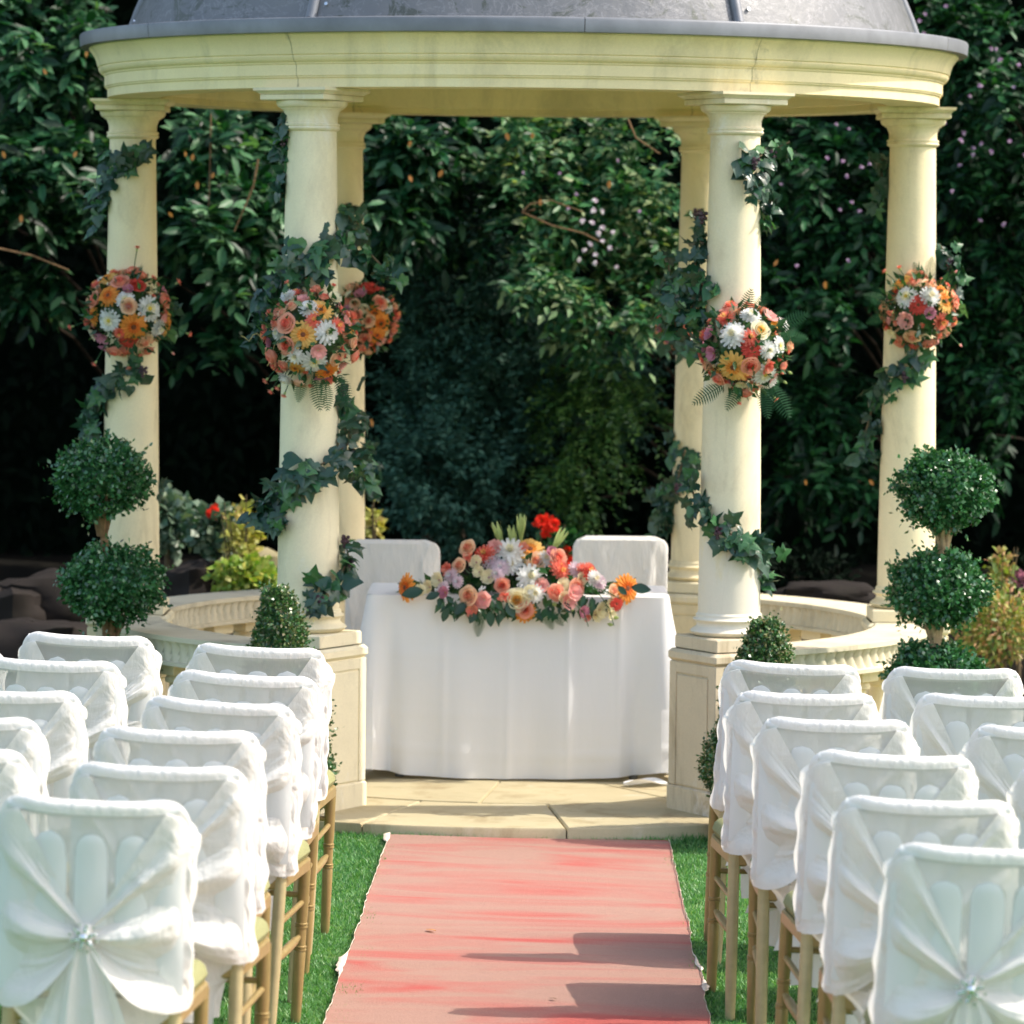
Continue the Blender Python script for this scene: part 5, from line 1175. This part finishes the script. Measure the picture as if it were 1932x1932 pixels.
tree('laurel_tree', 'tall green tree at the right edge dotted with small pink blooms', 3.2, 6.0,
     blobs_px([(1830, 60, 4.2, 130, 80, .5, 120), (1900, 200, 4.1, 110, 100, .5, 100), (1850, 330, 4.3, 110, 90, .5, 70), (1910, 440, 4.1, 80, 80, .4, 46), (1850, 560, 4.4, 100, 60, .4, 30), (1900, 690, 4.2, 90, 60, .4, 50), (1880, 820, 4.4, 100, 60, .4, 28), (1840, 480, 4.5, 90, 60, .4, 26), (2060, 350, 4.4, 120, 320, .5, 120)]),
     6, .085, .22, M['medleaf'])
# small blooms and yellowed leaves: a mesh of their own under the trees they grow on
trees = {o['label']: o for o in bpy.data.objects if o.get('category') == 'tree'}
def blooms(tl, pts, kind, s, y):
    t = [o for l, o in trees.items() if tl in l][0]
    for px, py in pts:
        p = at(px + random.uniform(-6, 6), py + random.uniform(-6, 6), y + random.uniform(-.1, .1)); place_flower(kind, t, p - t.location, (random.gauss(0, .3), -1, random.gauss(.3, .3)), s * random.uniform(.8, 1.2))
FL['bloom_lilac'] = ('blossom', fm(fl_spray(), 'blossom', 'p_lilac', 'p_white', 'p_bud'), .030); FL['bloom_purple'] = ('blossom', fm(fl_spray(), 'blossom', 'p_purple', 'p_lilac', 'p_bud'), .022)
blooms('lighter leaved', [(1115, 400), (1122, 420), (1140, 395), (1130, 440), (1138, 455), (1118, 462), (1150, 470), (1128, 480), (1105, 475), (1142, 430), (1160, 440), (1100, 415), (1125, 385), (1165, 500), (1120, 500), (1095, 495)], 'bloom_lilac', .55, 3.3)
blooms('lighter leaved', [(1050, 330), (1090, 370), (1160, 300), (985, 330), (1070, 395), (1210, 400)], 'bloom_purple', .5, 3.3)
blooms('right edge dotted', [(1780, 18), (1745, 28), (1738, 45), (1700, 75), (1712, 82), (1740, 60), (1870, 90), (1885, 120), (1845, 160), (1825, 178), (1885, 98), (1925, 130), (1830, 280), (1840, 290), (1855, 275), (1870, 290), (1815, 255), (1810, 262), (1905, 265), (1800, 360), (1780, 235), (1850, 420), (1895, 420), (1812, 310), (1910, 160), (1930, 290)], 'bloom_purple', .65, 3.5)
blooms('two right columns', [(1575, 240), (1600, 250), (1555, 300), (1585, 300), (1600, 330), (1640, 310), (1625, 320), (1612, 378), (1620, 400), (1600, 490), (1585, 400), (1470, 350), (1500, 500)], 'bloom_purple', .55, 3.5)
def odd_leaves(tl, pts, y):
    t = [o for l, o in trees.items() if tl in l][0]; me = OBL.copy(); me.materials.clear(); me.materials.append(M['yellowing'])
    for px, py in pts: p = at(px, py, y); o = link('yellowed_leaf', me, t, loc=p - t.location); orient(o, (random.gauss(0, .4), -.2, -1), (random.gauss(0, .4), -1, .4), random.uniform(.026, .042))
odd_leaves('two left columns', [(350, 285), (365, 290), (403, 325), (372, 342), (318, 400)], 3.1)
odd_leaves('far left column', [(145, 285), (82, 130), (5, 285), (40, 405), (165, 95)], 3.1)
odd_leaves('left half of the arch', [(775, 265), (772, 330), (835, 320), (700, 790)], 3.2)
odd_leaves('lighter leaved', [(1005, 250), (1020, 375), (955, 250), (1150, 340)], 3.2)
odd_leaves('two right columns', [(1468, 490), (1557, 530), (1640, 905), (1520, 905)], 3.3)
# branches seen between the leaves
def branch(tl, pts, y, r0):
    t = [o for l, o in trees.items() if tl in l][0]; m = MB(); P = [at(px, py, y) - t.location for px, py in pts]; m.tube(P, [.62 * r0 * (1 - .6 * i / len(P)) for i in range(len(P))], 7); m.build('branch', M['bark'], t)
branch('two left columns', [(487, 300), (478, 350), (462, 390), (440, 440)], 3.2, .009); branch('two left columns', [(398, 215), (396, 330), (392, 430)], 3.3, .006)
branch('far left column', [(-20, 465), (60, 482), (130, 510)], 3.2, .009)
branch('lighter leaved', [(1010, 395), (985, 400), (1040, 425), (1100, 440), (1130, 455)], 3.1, .010); branch('lighter leaved', [(985, 400), (1000, 385), (1040, 378), (1100, 400)], 3.1, .007); branch('lighter leaved', [(1185, 225), (1200, 260), (1245, 290)], 3.2, .008)

# tall hedge far behind closes the view, leaves blackened to stand for shade
def hedge():
    root = thing('tall_hedge', 'tall shade-blackened evergreen hedge closing the garden behind the trees', 'hedge', (0, 6.6, land_h(0, 6.6)))
    n = 52000; x = rng.uniform(-8, 9, n); z = rng.uniform(-.2, 7.0, n); y = -.2 + .25 * np.array([noise.noise(Vector((a * .8, b * .8, 0))) for a, b in zip(x, z)]) + rng.uniform(0, .25, n)
    V, F = leaves_np(np.stack([x, y, z], 1), norm(np.stack([rng.normal(0, .5, n), -.4 + 0 * x, rng.normal(-.5, .5, n)], 1)), norm(np.stack([rng.normal(0, .4, n), -1 + 0 * x, rng.normal(.4, .4, n)], 1)), rng.uniform(.07, .14, n))
    o = link('foliage', npmesh('foliage', V, F, M['shadeleaf']), root); o['kind'] = 'stuff'
    m = MB(); m.box((.5, .5, 3.3), (17, .6, 7.2)); m.build('inner_foliage', M['shadeleaf'], root)
hedge()
# high crowns added out of view to cast shade on the planting
def shade_canopy(label, blobs, x, y):
    tree('added_shade_tree', label, x, y, blobs, 5, .13, .40, M['laurel'], .16, group='unseen trees added to shade the planting')
shade_canopy('tall tree added unseen at left behind the pavilion, its crown shading the planting', [(-3.5, 5.3, 5.0, 1.8, .9, .8, 330), (-1.4, 5.3, 5.2, 1.6, .9, .8, 330)], -3.2, 6.0)
shade_canopy('tall tree added unseen at right behind the pavilion, its crown shading the planting', [(.8, 5.2, 5.3, 1.6, .9, .8, 330), (3.0, 5.2, 5.2, 1.6, .9, .8, 330), (5.4, 5.0, 5.2, 1.8, 1.1, .9, 400), (7.8, 5.0, 5.0, 1.8, 1.2, 1.0, 400)], 4.5, 6.0)

# ------------------------------------------------------------------ small things
def loose_cloth():
    c = at(1210, 1488, TY - .42); m = MB(); hx = .075
    def fn(u, v):
        x = -.07 + .17 * u; wv = .035 * math.sin(PI * min(1, u * 1.1)) ** .6 + .008
        return (x, (v - .5) * 2 * wv + .02 * u, .006 + .020 * abs(v - .5) * 2 * math.sin(PI * u) + .006 * math.sin(v * 9 + u * 6))
    m.grid(fn, 24, 12); o = m.build('white_ribbon', M['table_cloth'], loc=(c.x, TY - .45, .054)); tag(o, 'loose white scrap of cloth on the paving by the right pedestal', 'cloth')
loose_cloth()
def fallen(px, py, label, mat, s):
    lo, hi = -9, -1.8
    for _ in range(40):
        mid = (lo + hi) / 2; p = at(px, py, mid)
        if p.z > carpetP(p.x, mid)[2]: lo = mid
        else: hi = mid
    me = OBL.copy(); me.materials.clear(); me.materials.append(M[mat]); q = Vector(carpetP(p.x, mid))
    o = link('fallen_leaf', me, loc=q + Vector((0, 0, .006)), rot=(.2, .1, 1.0), scale=s); tag(o, label, 'leaf', 'fallen leaves on the carpet')
fallen(822, 1760, 'small yellow leaf fallen on the far left part of the carpet', 'yellowing', .035)
fallen(1050, 1889, 'tiny dark leaf on the shaded lower right of the carpet', 'bark', .022)
